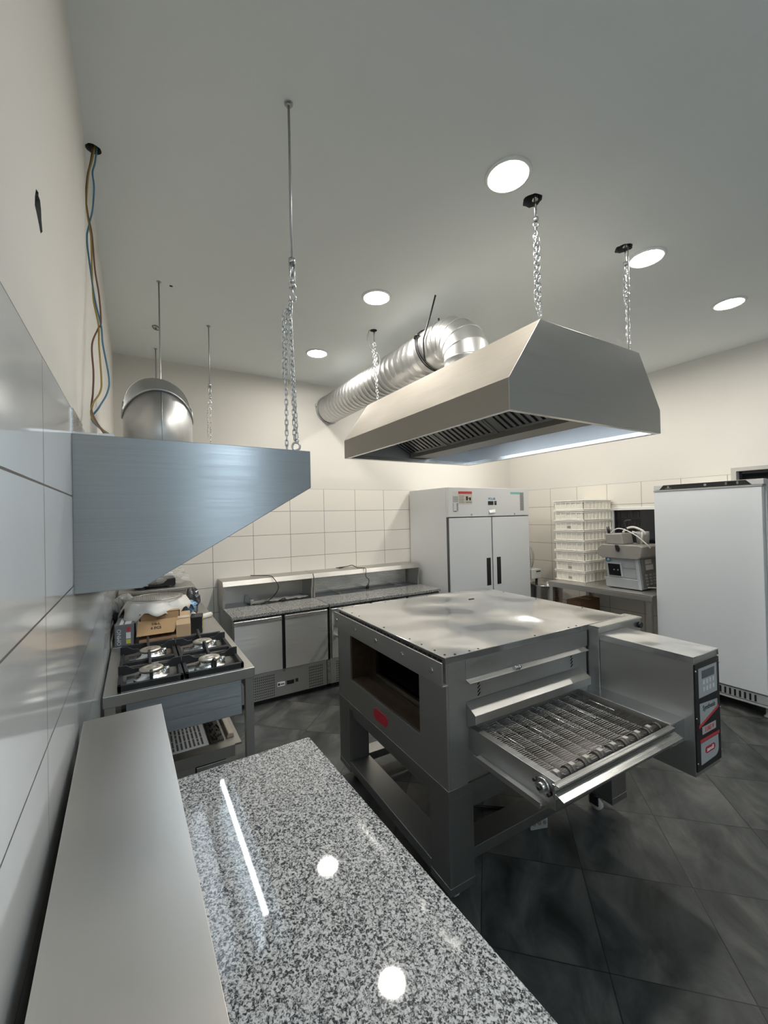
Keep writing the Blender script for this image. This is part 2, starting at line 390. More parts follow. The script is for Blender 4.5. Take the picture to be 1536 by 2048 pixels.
# ------------------------------------------------------------------ ceiling lights
dl = thing('downlight', 'round recessed downlight nearest the camera, beside the front hood chain', 'ceiling light', (1.466, 1.285, ZC), group='round recessed downlights')
obj('bezel', MB().lathe([(.084, -.001), (.088, -.010), (.098, -.008), (.104, 0)], (1.466, 1.285, ZC), 40), TRIMW, dl)
obj('diffuser', MB().lathe([(.0, -.006), (.05, -.006), (.0855, -.005)], (1.466, 1.285, ZC), 40), LAMP, dl)
for x, y, lb in ((2.674, 1.299, 'round recessed downlight partly behind the right hood chain'),
                 (3.814, 1.289, 'round recessed downlight furthest to the right of the ceiling'),
                 (1.464, 2.472, 'round recessed downlight above the chain near the spiral duct'),
                 (1.469, 3.587, 'smallest round recessed downlight near the back wall, left of the duct'),
                 (3.81, 2.47, 'round recessed downlight hidden behind the right end of the island hood'),
                 (3.81, 3.60, 'round recessed downlight in the far right corner behind the hood'),
                 (2.70, 3.62, 'round recessed downlight hidden behind the duct and the hood')):
    dup(dl, (x, y, ZC), lb)
# cool light inferred behind the camera; its hanging fixture is added to wash the ceiling
bt = thing('added_pendant', 'cool white linear pendant added behind the camera for its light', 'added light', (.9, -1.9, ZC))
obj('housing', MB().box(.80, 1.00, -2.6, -1.2, 2.78, 2.80), TRIMW, bt)
obj('diffuser', MB().box(.79, 1.01, -2.61, -1.19, 2.70, 2.78), PANEL, bt)
obj('suspension_wire', MB().cyl((.9, -2.4, 2.80), (.9, -2.4, ZC), .003, 8), ROD, bt); obj('suspension_wire', MB().cyl((.9, -1.4, 2.80), (.9, -1.4, ZC), .003, 8), ROD, bt)

# ------------------------------------------------------------------ wall hood on the left
Y0, Y1 = 1.44, 3.56
h = thing('wall_hood', 'blue-grey steel wedge extractor hood fixed to the left tiled wall', 'extractor hood', (0, 2.5, 1.46))
prof = [(-.150, 1.912), (.555, 1.905), (.555, 1.770), (.015, 1.461), (-.150, 1.461)]
obj('end_panel', MB().prism(prof, 'y', Y0, Y0+.008), ST_LH, h, bevel=.0015)
obj('end_panel', MB().prism(prof, 'y', Y1-.008, Y1), ST_LH, h)
obj('canopy', MB().prism([(-.146, 1.904), (.551, 1.897), (.551, 1.772), (.545, 1.770), (.545, 1.889), (-.146, 1.896)], 'y', Y0+.008, Y1-.008).box(-.150, -.142, Y0+.008, Y1-.008, 1.465, 1.896), ST_LH, h)
obj('grease_filter', MB().sheet([(.02, Y0+.02, 1.49), (.36, Y0+.02, 1.86), (.36, Y1-.02, 1.86), (.02, Y1-.02, 1.49)], .02), ST_I, h)
obj('gutter', MB().box(-.142, .03, Y0+.008, Y1-.008, 1.464, 1.472), ST_I, h)
obj('light_tube', MB().cyl((.49, 1.93, 1.80), (.49, 3.08, 1.80), .012, 12), TUBE, h)
many('tube_holder', [MB().box(.475, .505, 1.88, 1.93, 1.785, 1.90), MB().box(.475, .505, 3.08, 3.13, 1.785, 1.90)], TRIMW, h)
obj('top_flange', MB().box(-.15, -.09, Y0+.005, Y0+.03, 1.911, 1.918).box(-.150, -.146, Y0+.002, Y0+.25, 1.911, 1.985).box(-.09, -.05, Y0+.04, Y0+.12, 1.905, 1.925), ST_B, h)
# the collar with its fish-mouth upper edge
def collar():
    mb = MB(); cx, cy, r = .105, 2.30, .150; n = 56; z0 = 1.900
    def zt(a):
        s_ = -math.sin(a)      # +1 at the front (towards the camera), -1 at the back
        return 2.150+.114*s_**1.3 if s_ > 0 else 2.150+.255*(-s_)**.72
    lo, mi, up = [], [], []
    for k in range(n):
        a = 2*PI*k/n; x, y = cx+r*math.cos(a), cy+r*math.sin(a)
        lo.append((x, y, z0)); up.append((x, y, zt(a)))
    mb.add(lo+up, [(k, (k+1) % n, n+(k+1) % n, n+k) for k in range(n)], 0, True)
    return mb, lo, up
cm, lo, up = collar()
dcol = obj('duct_collar', cm, ST_G, h, solid=.002, clean=False)
front = [Vector(p) for k, p in enumerate(up) if math.sin(2*PI*k/56) < .25]
k0 = [k for k in range(56) if math.sin(2*PI*k/56) < .25]
i0 = next(i for i in range(len(k0)-1) if k0[i+1]-k0[i] > 1)+1
front = front[i0:]+front[:i0]
c0 = Vector((.105, 2.30, 0))
obj('rim_bead', MB().tube([p+(Vector((p.x, p.y, 0))-c0).normalized()*.002 for p in front], .0045, 8), ROD, dcol)
obj('base_ring', MB().ring((.105, 2.30, 1.932), .152, .004, 48), ST_G, dcol)
obj('seam', MB().tube([(.112, 2.1485, 1.935), (.112, 2.1485, 2.255)], .002, 6), ROD, dcol)
obj('back_edge', MB().tube([Vector(p) for k, p in enumerate(up) if 0 <= math.sin(2*PI*k/56)][::1], .002, 6), ROD, dcol)

# ------------------------------------------------------------------ chains and hangers
def chain_mb(pts, mb=None, pitch=.0185, L=.0255, W=.0105, r=.0021, ph=0):
    mb = mb or MB(); P = [Vector(p) for p in pts]
    seg = [(P[i+1]-P[i]).length for i in range(len(P)-1)]; tot = sum(seg); n = max(1, round(tot/pitch))
    def pos(t):
        for i, l in enumerate(seg):
            if t <= l or i == len(seg)-1: return P[i]+(P[i+1]-P[i])*(t/l), (P[i+1]-P[i]).normalized()
            t -= l
    for k in range(n):
        c, d = pos((k+.5)*tot/n)
        u = Vector((1, .25, 0)).normalized(); u = (u-d*u.dot(d)).normalized(); w = d.cross(u)
        ang = (k % 2)*PI/2+ph+.25*math.sin(k*1.7); s_ = math.cos(ang)*u+math.sin(ang)*w
        a, b = (L-W)/2, W/2-r*.2
        pts2 = [c+d*a*sg+(s_*math.cos(t)+d*sg*abs(math.sin(t)))*b for sg, ts in ((1, (0, PI/3, 2*PI/3, PI)), (-1, (PI, 2*PI/3, PI/3, 0))) for t in ts]
        mb.tube(pts2, r, 6, closed=True)
    return mb
def turnbuckle(mb, x, y, z0, z1, w=.009):
    for s_ in (-1, 1): mb.tube([(x+s_*w, y+s_*w*.4, z0+.008), (x+s_*w, y+s_*w*.4, z1-.008)], .0038, 8)
    mb.cyl((x, y, z0), (x, y, z0+.018), w+.004, 12).cyl((x, y, z1-.018), (x, y, z1), w+.004, 12)
    mb.cyl((x, y, z1-.06), (x, y, z1), .004, 8).cyl((x, y, z0), (x, y, z0+.05), .004, 8)
def hook(mb, x, y, zt, zb, r=.012):
    pts = [(x, y, zt), (x, y, zb+2.6*r)]+[(x+r*math.sin(t), y, zb+r-r*math.cos(t)) for t in (2.2, 1.6, .9, .3, -.4, -1.1, -1.7)]
    mb.tube(smooth_pts(pts, 4), .0036, 8)
def wall_hanger(x, y, label, ztb_t, ztb_b, zhook, strands, ring=None):
    t = thing('hood_hanger', label, 'chain hanger', (x, y, ZC), group='hangers of the wall hood')
    obj('rod', MB().cyl((x, y, ztb_t-.03), (x, y, ZC), .0046, 10).cyl((x, y, ZC-.012), (x, y, ZC), .010, 6).lathe([(.016, -.003), (.016, 0)], (x, y, ZC), 16), ROD, t)
    mb = MB(); turnbuckle(mb, x, y, ztb_b, ztb_t); obj('turnbuckle', mb, ZINC, t)
    mb = MB(); hook(mb, x, y, ztb_b, zhook); obj('hook', mb, ZINC, t)
    mb = MB()
    for i, s_ in enumerate(strands): chain_mb(s_, mb, ph=.4*i)
    c = obj('chain', mb, ZINC, t)
    if ring: obj('shackle', MB().ring(ring, .014, .004, 20, 8, (.35, 1, .1)).ring((ring[0]+.004, ring[1], ring[2]+.02), .008, .003, 14, 6, (1, .3, 0)), ZINC, t)
A = lambda px, py, y=1.459: tuple(aty(px, py, y))
zt = A(577, 516)[2]; zb = A(580, 575)[2]; zh = A(579, 600)[2]
top = (.500, 1.459, zh)
wall_hanger(.506, 1.459, 'long threaded rod hanger with looped chain at the near corner of the wall hood', zt, zb, zh, [
    [top, (top[0]-.008, 1.459, zh-.03), A(566, 625), A(567, 757)],
    [top, A(573, 625, 1.462), A(572, 757, 1.462), (.474, 1.462, 1.905)],
    [top, A(579, 625), A(589, 880)],
    [top, A(581, 640, 1.456), A(594, 876, 1.456)]], (.508, 1.459, 1.922))
zt = aty(418, 768, 3.478).z; zb = aty(419, 798, 3.478).z; zh = aty(419, 808, 3.478).z
wall_hanger(.516, 3.478, 'thin threaded rod with short chain at the far corner of the wall hood', zt, zb, zh, [
    [(.512, 3.478, zh), tuple(aty(415, 818, 3.478)), tuple(aty(416, 874, 3.478))],
    [(.512, 3.478, zh), tuple(aty(421, 818, 3.478)), (.515, 3.478, 1.903)]])
for x, y, zl, lb in ((.150, 2.976, 1.907, 'bare threaded rod dropping behind the open duct collar, the taller of the two'),
                     (.175, 4.153, 2.45, 'short bare threaded rod left of the taller rod near the back wall')):
    o = obj('threaded_rod', MB().cyl((x, y, zl), (x, y, ZC), .0046, 10).lathe([(.014, -.004), (.014, 0)], (x, y, ZC), 16), ROD, label=lb, cat='rod', group='bare threaded rods')
obj('ceiling_ring', MB().ring((.161, 3.678, ZC-.010), .026, .004, 20, 6, (.3, .2, 1)).cyl((.161, 3.70, ZC-.012), (.161, 3.70, ZC), .006, 8), plain('aged_ring', (.22, .19, .16), .5), label='small loose ring on the ceiling beside the taller bare rod', cat='ring')
# three loose wires
def wire(name, col, lb, pts):
    o = obj('loose_wire', MB().tube(smooth_pts(pts, 8), .0032, 8), plain(name, col, .45), label=lb, cat='wire', group='loose wires above the wall hood')
wy = lambda L_: [Vector((aty(px, py, 2.03-.30*max(0, (py-560)/300)).x, 2.03-.30*max(0, (py-560)/300), aty(px, py, 2.03-.30*max(0, (py-560)/300)).z)) for px, py in L_]
top = Vector((-.124, 2.034, 3.215)); bot = Vector((-.075, 1.52, 1.926))
wire('brown_wire', (.16, .075, .05), 'brown loose wire hanging from the ceiling hole to the wall hood', [top]+wy([(181, 325), (175, 352), (172, 395), (176, 430), (184, 470), (190, 540), (198, 590), (202, 645), (196, 658), (184, 690), (187, 745), (186, 785), (184, 825)])+[bot])
wire('yellow_green_wire', (.36, .27, .06), 'yellow-green loose wire hanging between the brown and blue wires', [top+Vector((.006, 0, 0))]+wy([(184, 322), (177, 348), (173, 400), (175, 430), (182, 475), (184, 540), (187, 600), (197, 650), (198, 690), (203, 760), (200, 785), (186, 808), (184, 835)])+[bot+Vector((.008, 0, 0))])
wire('blue_wire', (.06, .19, .29), 'blue loose wire, the outermost one bowing right above the wall hood', [top+Vector((.012, 0, 0))]+wy([(190, 325), (185, 345), (188, 375), (185, 420), (178, 450), (174, 480), (181, 540), (190, 600), (202, 650), (206, 690), (218, 755), (215, 785), (198, 815), (184, 840)])+[bot+Vector((.014, 0, 0))])

# ------------------------------------------------------------------ island hood
hd = thing('island_hood', 'large suspended steel island hood over the conveyor oven', 'extractor hood', (2.12, 2.16, 2.13))
A0, A1 = 1.30, 3.02
P = [(1.455, 2.13), (1.455, 2.275), (1.68, 2.590), (2.56, 2.590), (2.785, 2.275), (2.785, 2.13)]
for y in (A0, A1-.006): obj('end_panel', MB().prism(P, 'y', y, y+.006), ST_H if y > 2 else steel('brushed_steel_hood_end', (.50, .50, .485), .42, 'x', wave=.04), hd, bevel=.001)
def shell(name, p, q, inward, m):
    p, q = Vector((p[0], 0, p[1])), Vector((q[0], 0, q[1])); n = Vector(inward)*.005
    mb = MB(); vs = [p, q, q+n, p+n]
    mb.prism([(v.x, v.z) for v in vs], 'y', A0+.006, A1-.006); return obj(name, mb, m, hd)
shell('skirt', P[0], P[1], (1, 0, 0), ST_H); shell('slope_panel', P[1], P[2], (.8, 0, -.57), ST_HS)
shell('top_panel', P[2], P[3], (0, 0, -1), ST_H); shell('slope_panel', P[3], P[4], (-.8, 0, -.57), ST_H); shell('skirt', P[4], P[5], (-1, 0, 0), ST_I)
e = .028
gt = MB()
gt.box(1.46, 1.46+e, A0+.006, A1-.006, 2.131, 2.139).box(2.78-e, 2.78, A0+.006, A1-.006, 2.131, 2.139).box(1.46+e, 2.78-e, A0+.006, A0+.006+e, 2.131, 2.139).box(1.46+e, 2.78-e, A1-.006-e, A1-.006, 2.131, 2.139)
gt.box(1.46+e-.003, 1.46+e, A0+.03, A1-.03, 2.139, 2.158).box(2.78-e, 2.78-e+.003, A0+.03, A1-.03, 2.139, 2.158).box(1.46+e, 2.78-e, A1-.006-e, A1-.003-e, 2.139, 2.158)
obj('drip_rail', gt, ST_B, hd)
obj('liner', MB().box(2.77, 2.777, A0+.008, A1-.008, 2.139, 2.27).prism([(1.47, 2.139), (1.47, 2.27), (1.69, 2.575), (2.55, 2.575), (2.77, 2.27), (2.77, 2.139)], 'y', A1-.012, A1-.008), ST_I, hd)
# V bank of baffle filters
pb, pt_ = Vector((2.10, 0, 2.197)), Vector((1.60, 0, 2.47)); dv = (pt_-pb).normalized(); nv = Vector((-dv.z, 0, dv.x)) 
if nv.z > 0: nv = -nv
frame = MB(); 
def bankbox(mb, s0, s1, y0, y1, t0, t1, mat=0):
    c = [pb+dv*s_+nv*t for s_ in (s0, s1) for t in (t0, t1)]
    vs = [(p.x, y, p.z) for y in (y0, y1) for p in c]
    mb.add(vs, [(0, 1, 3, 2), (4, 6, 7, 5), (0, 2, 6, 4), (1, 5, 7, 3), (0, 4, 5, 1), (2, 3, 7, 6)], mat)
LB = (pt_-pb).length
bankbox(frame, 0, LB, A0+.02, A1-.02, -.02, -.012)
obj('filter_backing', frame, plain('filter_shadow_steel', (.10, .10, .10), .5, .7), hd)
ys = [(2.500, 2.985), (1.965, 2.455), (1.43, 1.905)]
DARKST = steel('filter_steel', (.40, .40, .39), .35, 'x')
for y0, y1 in ys:
    mb = MB()
    for (s0, s1, a_, b_) in ((0, .03, y0, y1), (LB-.03, LB, y0, y1), (.03, LB-.03, y0, y0+.018), (.03, LB-.03, y1-.018, y1)): bankbox(mb, s0, s1, a_, b_, -.012, .006)
    nsl = 9; st = (y1-y0-.036)/nsl
    for k in range(nsl): bankbox(mb, .03, LB-.03, y0+.018+st*(k+.14), y0+.018+st*(k+.68), -.012, .004)
    ff = obj('baffle_filter', mb, DARKST, hd)
for y0, y1 in ((1.905, 1.965), (2.455, 2.500)):
    mb = MB(); bankbox(mb, 0, LB, y0, y1, -.012, 0); obj('filter_divider', mb, DARKST, hd)
obj('gutter', MB().box(2.09, 2.28, A0+.02, A1-.02, 2.165, 2.172).box(2.09, 2.095, A0+.02, A1-.02, 2.172, 2.205).box(2.275, 2.28, A0+.02, A1-.02, 2.172, 2.205), ST_H, hd)
pr = MB(); pr.sheet([(2.28, A0+.02, 2.205), (2.62, A0+.02, 2.47), (2.62, A1-.02, 2.47), (2.28, A1-.02, 2.205)], .015); obj('filter_bank', pr, DARKST, hd)
obj('light_tube', MB().cyl((2.345, 1.40, 2.205), (2.345, 2.92, 2.205), .009, 12), emit('cool_led_strip', (.78, .90, 1.0), 8), hd)
many('tube_holder', [MB().box(2.335, 2.355, 1.37, 1.40, 2.192, 2.25), MB().box(2.335, 2.355, 2.92, 2.95, 2.192, 2.25)], TRIMW, hd)

def island_hanger(x, y, zl, label, strands, cable=None, tb=True):
    t = thing('chain_hanger', label, 'chain hanger', (x, y, ZC), group='chain hangers of the island hood')
    mb = MB()
    if tb: turnbuckle(mb, x, y, ZC-.095, ZC+.03, .011)
    else: mb.cyl((x, y, ZC-.085), (x, y, ZC+.03), .008, 10)
    obj('turnbuckle', mb, ZINC if tb else ROD, t)
    obj('eye', MB().ring((x, y, ZC-.112), .013, .0042, 18, 8, (.4, 1, 0)), ZINC, t)
    mb = MB()
    for i, s_ in enumerate(strands): chain_mb(s_, mb, pitch=.0225, L=.031, W=.0175, r=.0036, ph=.5*i)
    obj('chain', mb, ZINC, t)
    if cable: obj('cable', MB().tube(smooth_pts(cable, 6), .0035, 8), GREYP, t)
z1 = 2.592
x, y = 1.712, 1.335
island_hanger(x, y, z1, 'doubled chain hanger at the near left corner of the island hood', [[(x, y, ZC-.12), (x, y, ZC-.17)], [(x-.010, y, ZC-.165), (x-.010, y, 2.70), (x-.004, y, 2.66)], [(x+.012, y, ZC-.17), (x+.014, y, 2.66), (x+.018, y, z1-.005)]])
x, y = 2.480, 1.318
island_hanger(x, y, z1, 'doubled chain hanger with grey cable at the near right corner of the island hood', [[(x+.006, y, ZC-.12), (x+.008, y, ZC-.16)], [(x-.018, y, ZC-.165), (x-.018, y, 2.88)], [(x+.012, y, ZC-.165), (x+.012, y, z1-.005)], [(x+.02, y+.01, ZC-.25), (x+.018, y+.01, 2.66)]],
              [(x+.004, y-.012, ZC+.02), (x-.004, y-.014, 3.0), (x-.010, y-.014, 2.85), (x-.018, y-.014, 2.72), (x-.010, y-.008, 2.62), (x+.006, y, 2.592)])
x, y = 1.708, 2.935
island_hanger(x, y, z1, 'chain hanger with looping grey cable at the far left corner of the island hood', [[(x, y, ZC-.12), (x+.002, y, ZC-.16)], [(x-.012, y, ZC-.165), (x+.006, y, 2.75)], [(x+.012, y, ZC-.17), (x+.014, y, 2.72), (x+.02, y, z1-.005)]],
              [(x-.045, y, ZC-.005), (x-.065, y, ZC-.07), (x-.045, y, ZC-.14), (x-.01, y, ZC-.175), (x+.03, y-.01, ZC-.19), (x+.042, y-.01, ZC-.26), (x+.03, y-.005, ZC-.36)], tb=False)

# ------------------------------------------------------------------ spiral duct
dx, dz, R_ = 1.947, 2.905, .152
du = thing('ventilation_duct', 'round galvanised spiral duct running from the back wall down into the island hood', 'duct', (dx, YB, dz))
prof = []; y = 2.52
while y < YB: 
    prof += [(R_, y), (R_, y+.052), (R_+.004, y+.056), (R_+.004, y+.062), (R_, y+.066)]; y += .072
prof.append((R_, YB+.02))
obj('spiral_pipe', MB().lathe(prof, (dx, 0, dz), 56, ax='y'), ST_G, du)
# segmented elbow
segs = 5; br_ = .205; cy, cz = 2.10+br_, dz-br_
pth = []
for k in range(segs+1):
    a = PI/2*k/segs; pth.append((cy-br_*math.sin(a), cz+br_*math.cos(a), a))
mb = MB(); n = 48; rings = []
for (py, pz, a) in pth:
    t = Vector((0, -math.cos(a), -math.sin(a))); w = Vector((0, math.sin(a), -math.cos(a)))*-1
    rings.append([Vector((dx, py, pz))+R_*1.01*(math.cos(2*PI*k/n)*Vector((1, 0, 0))+math.sin(2*PI*k/n)*w) for k in range(n)])
for i in range(segs):
    mb.add(rings[i]+rings[i+1], [(k, (k+1) % n, n+(k+1) % n, n+k) for k in range(n)], 0, True)
el = obj('elbow', mb, ST_G, du)
sm = MB()
for r_ in rings[1:-1]: sm.tube(r_, .0028, 6, closed=True)
obj('seam_bead', sm, ST_G, el)
cyl = MB(); c_y = cy
cyl.lathe([(R_+.002, c_y-.01), (R_+.007, c_y+.005), (R_+.002, c_y+.02), (R_+.002, 2.40), (R_+.006, 2.41), (R_+.002, 2.42), (R_+.002, 2.50), (R_+.005, 2.51), (R_+.001, 2.52)], (dx, 0, dz), 48, ax='y')
obj('coupling', cyl, ST_G, du)
obj('outlet_collar', MB().lathe([(R_+.012, 2.588), (R_+.012, 2.60), (R_+.003, 2.605), (R_+.003, 2.69), (R_+.007, 2.695), (R_+.001, 2.705)], (dx, 2.10, 0), 48), ST_G, du)
obj('wall_flange', MB().lathe([(R_+.002, YB-.03), (R_+.010, YB-.028), (R_+.010, YB), (R_+.002, YB)], (dx, 0, dz), 48, ax='y', close=True).box(dx-R_-.02, dx-R_-.004, YB-.03, YB-.01, dz+.02, dz+.05), ROD, du)
obj('wall_flange_screw', MB().cyl((dx-.05, 2.33, dz+R_), (dx-.05, 2.33, dz+R_+.02), .006, 8), BLACK, du)
st = thing('duct_strap', 'black cable strap slung from the ceiling around the spiral duct', 'strap', (1.80, 2.25, ZC))
ring = [(dx+(R_+.010)*math.cos(t), 2.47+.04*math.sin(t*1.0+.5), dz+(R_+.010)*math.sin(t)) for t in [2*PI*k/40 for k in range(40)]]
ring2 = [(p[0], p[1]+.018, p[2]) for p in ring]
obj('loop', MB().tube(ring, .0045, 8, closed=True).tube(ring2, .0045, 8, closed=True), BLACK, st)
obj('tail', MB().tube(smooth_pts([(1.811, 2.253, ZC+.0), (1.803, 2.30, 3.08), (1.782, 2.345, 2.95), (1.778, 2.36, 2.90), (1.79, 2.37, 2.80), (1.815, 2.39, 2.775)], 6), .006, 8), BLACK, st)
obj('knot', MB().tube([(1.800, 2.44, 2.975), (1.790, 2.452, 2.985), (1.785, 2.47, 2.978), (1.795, 2.49, 2.97)], .008, 8), BLACK, st)
# ------------------------------------------------------------------ refrigerated prep counters
def prep_counter(name, label, loc, rz, Wd, doors, D=.70, shelf_d=.30, zt=.82, zs=1.07, gran=GRAN2, shelfm=ST_S, vents=True, full=True, brand=True, lip=.022):
    """front at local y=0 facing -y, width along +x"""
    t = thing(name, label, 'prep counter', loc, rz)
    o = lambda n, mb, m_, par=t, **k: obj(n, mb, m_, par, world=False, **k)
    o('worktop', MB().box(0, Wd, 0, D-shelf_d-.005, zt-.03, zt), gran, bevel=.004)
    b = MB().box(.012, Wd-.012, .03, D-.01, .05, zt-.032).box(.012, Wd-.012, D-shelf_d, D, zt-.032, zt-.02)
    o('body', b, ST_C)
    # raised back shelf, open at the front
    yb, yf, hp = D, D-shelf_d, zs
    s = MB()
    s.prism([(yf+.012-lip, hp-.045), (yf+.012, hp), (yb, hp), (yb, hp-.004), (yf+.015, hp-.004), (yf+.016-lip, hp-.046)], 'x', 0, Wd)
    o('raised_shelf', s, shelfm, bevel=.001)
    s = MB()
    ye = yf+.02*(lip == 0)
    for x in (0, Wd-.02): s.prism([(ye+.02, zt-.02), (ye+.02, zt+.07), (ye-.004, zt+.16), (ye-.004, hp-.046), (ye+.015, hp-.004), (yb, hp-.004), (yb, zt-.02)], 'x', x, x+.02)
    s.box(.02, Wd-.02, yb-.02, yb, zt-.02, hp-.004)
    o('shelf_surround', s, shelfm)
    o('well', MB().box(.03, Wd-.03, yf+.01, yb-.03, zt-.019, zt-.012), ST_I)
    o('plinth', MB().box(.02, Wd-.02, .05, D-.03, 0, .05), BLACK)
    # doors
    n = doors; gx = .03; dw = (Wd-2*.018-gx*(n-1))/n
    for i in range(n):
        x0 = .018+i*(dw+gx)
        d = o('door', MB().prism([(.0, .29), (.0, zt-.075), (.012, zt-.045), (.03, zt-.045), (.03, .29)], 'x', x0, x0+dw), ST_D, bevel=.002)
        o('handle_edge', MB().prism([(-.004, zt-.085), (-.002, zt-.052), (.013, zt-.041), (.013, zt-.045), (.001, zt-.056), (-.001, zt-.085)], 'x', x0, x0+dw), ST_B, d)
        if i < n-1:
            hb = MB().box(x0+dw, x0+dw+gx, .02, .031, .28, zt-.04); o('door_gap', hb, DARK)
            o('hinge', MB().box(x0+dw+.006, x0+dw+.024, .004, .022, .265, .288), ST_B)
    o('door_top_gap', MB().box(.018, Wd-.018, .012, .03, zt-.044, zt-.031), BLACK)  # black strip painting the dark gap between worktop and doors
    if not full: return t
    o('service_panel', MB().box(.0, Wd-.03, .012, .03, .048, .283), ST_C, bevel=.0015)
    o('side_post', MB().box(Wd-.028, Wd, .0, .03, .055, .285), ST_B)
    def slots(x0, x1, z0, z1, nx, nz):
        mb = MB(); sx = (x1-x0)/nx; sz = (z1-z0)/nz
        for a_ in range(nx):
            for c_ in range(nz):
                X, Z = x0+a_*sx, z0+c_*sz
                mb.add([(X, .0115, Z), (X+sx*.38, .0115, Z), (X+sx*.95, .0115, Z+sz*.62), (X+sx*.57, .0115, Z+sz*.62)]+[(X, .014, Z), (X+sx*.38, .014, Z), (X+sx*.95, .014, Z+sz*.62), (X+sx*.57, .014, Z+sz*.62)], [(0, 1, 2, 3), (7, 6, 5, 4), (0, 4, 5, 1), (1, 5, 6, 2), (2, 6, 7, 3), (3, 7, 4, 0)])
        return mb
    o('vent_grille', slots(.13, .365, .06, .265, 13, 9) if doors == 2 else slots(.06, .28, .06, .265, 12, 9), DARK)
    if doors == 2: o('vent_grille', slots(.685, .83, .06, .262, 8, 8), DARK)
    if brand:
        c = o('controller', MB().box(.475, .54, .006, .013, .138, .172), BLACKG); o('display', MB().box(.487, .527, .0045, .0065, .146, .165), BLACK, c)
        o('power_switch', MB().box(.555, .58, .005, .013, .145, .175), plain('green_switch', (.01, .03, .02), .3))
        bd = o('badge', MB().box(.385, .455, .008, .013, .135, .172), PAPER)
        o('badge_print', MB().box(.390, .408, .0072, .0085, .143, .165).box(.412, .448, .0072, .0085, .149, .158), INKG, bd)
    return t
pc = prep_counter('prep_counter', 'two-door steel prep counter with granite top against the back wall, next to the stove', (.695, 3.73, 0), 0, .90, 2)
# blue film left on the grille panel
obj('film_strip', MB().box(.018, .05, .009, .0125, .15, .25), plain('blue_film', (.30, .37, .42), .3), pc, world=False, label='strip of pale blue protective film')
pc2 = prep_counter('prep_counter', 'three-door steel prep counter with granite top left of the white cabinet', (1.602, 3.73, 0), 0, 1.37, 3, brand=False)
# open drawer of wire runners on the right counter
o = obj('drawer', MB().box(.05, .075, -.30, .0, .60, .625).box(.05, .42, -.302, -.29, .60, .625).box(.40, .42, -.30, .0, .60, .625).box(.05, .075, -.30, .0, .50, .515).box(.05, .42, -.302, -.29, .50, .515).box(.05, .06, -.302, -.29, .515, .60).box(.4, .42, -.302, -.29, .515, .60).box(.075, .40, -.16, -.15, .605, .618), ST_B, pc2, world=False, bevel=.001)
obj('recess_panel', MB().box(.04, 1.33, .66, .675, .83, 1.02), ST_B, pc2, world=False)
obj('divider_bar', MB().box(1.10, 1.12, .42, .66, .81, .83).box(.30, .31, .41, .67, .81, .83).box(.72, .73, .41, .67, .81, .83), ST_B, pc2, world=False)
# foreground counter along the left wall
rz = PI/2+math.radians(1.3)
fg = prep_counter('prep_counter', 'large foreground prep counter with polished granite top along the left wall', (.591, .165, 0), rz, 1.365, 3, D=.700, shelf_d=.215, gran=GRAN, zs=1.075,
                  shelfm=steel('steel_front_shelf', (.72, .685, .64), .35, 'x', wave=.0, smudge=.6, streak=.15), full=False, lip=0)
# cables and loose panel on the two back counters
def cable(lb, pts, plug):
    t = thing('power_cable', lb, 'cable', pts[0], group='black power cables on the counters')
    obj('cord', MB().tube(smooth_pts(pts, 8), .0042, 8), BLACK, t)
    p, q = Vector(plug[0]), Vector(plug[1])
    obj('plug', MB().tube([p, p+(q-p)*.4, p+(q-p)*.5, q], .012, 10, radii=[.007, .013, .018, .018]).tube([q, q+(q-p).normalized()*.018], .0025, 6), BLACK, t)
cable('black power cable draped from the left back shelf down onto the granite', [(1.01, 4.38, 1.078), (1.08, 4.30, 1.08), (1.15, 4.19, 1.083), (1.165, 4.115, 1.075), (1.20, 4.06, 1.00), (1.19, 4.08, .93), (1.13, 4.11, .86), (1.07, 4.13, .827), (.98, 4.19, .826), (.93, 4.20, .826), (.97, 4.14, .826), (1.08, 4.10, .826), (1.16, 4.11, .827), (1.22, 4.12, .83)], [(1.22, 4.12, .833), (1.29, 4.13, .838)])
cable('black power cable hanging over the longer back shelf right of the first cable', [(1.98, 4.40, 1.077), (2.02, 4.34, 1.077), (2.08, 4.39, 1.077), (2.0, 4.33, 1.077), (2.0, 4.38, 1.077), (2.10, 4.36, 1.085), (2.14, 4.30, 1.10), (2.16, 4.22, 1.079), (2.20, 4.16, 1.078), (2.215, 4.115, 1.07), (2.20, 4.085, .99), (2.24, 4.09, .95), (2.235, 4.09, .91)], [(2.235, 4.09, .91), (2.215, 4.095, .85)])
obj('steel_divider', MB().box(.95, .98, 4.14, 4.38, .812, .875).box(.98, 1.12, 4.14, 4.18, .812, .855), ST_B, label='loose L-shaped steel divider in the open well of the left back counter', cat='divider', bevel=.001)
mb = MB(); nx, ny = 14, 6; vs = []
for j in range(ny+1):
    for i in range(nx+1): vs.append((1.10+.45*i/nx, 4.17+.17*j/ny, .835+.008*math.sin(i*2.1+j)*math.cos(j*1.7+i*.6)))
mb.add(vs, [(j*(nx+1)+i, j*(nx+1)+i+1, (j+1)*(nx+1)+i+1, (j+1)*(nx+1)+i) for j in range(ny) for i in range(nx)], 0, True)
obj('film_sheet', mb, CLOTH, label='crumpled white plastic film lying in the well of the left back counter', cat='plastic sheet', solid=.002)
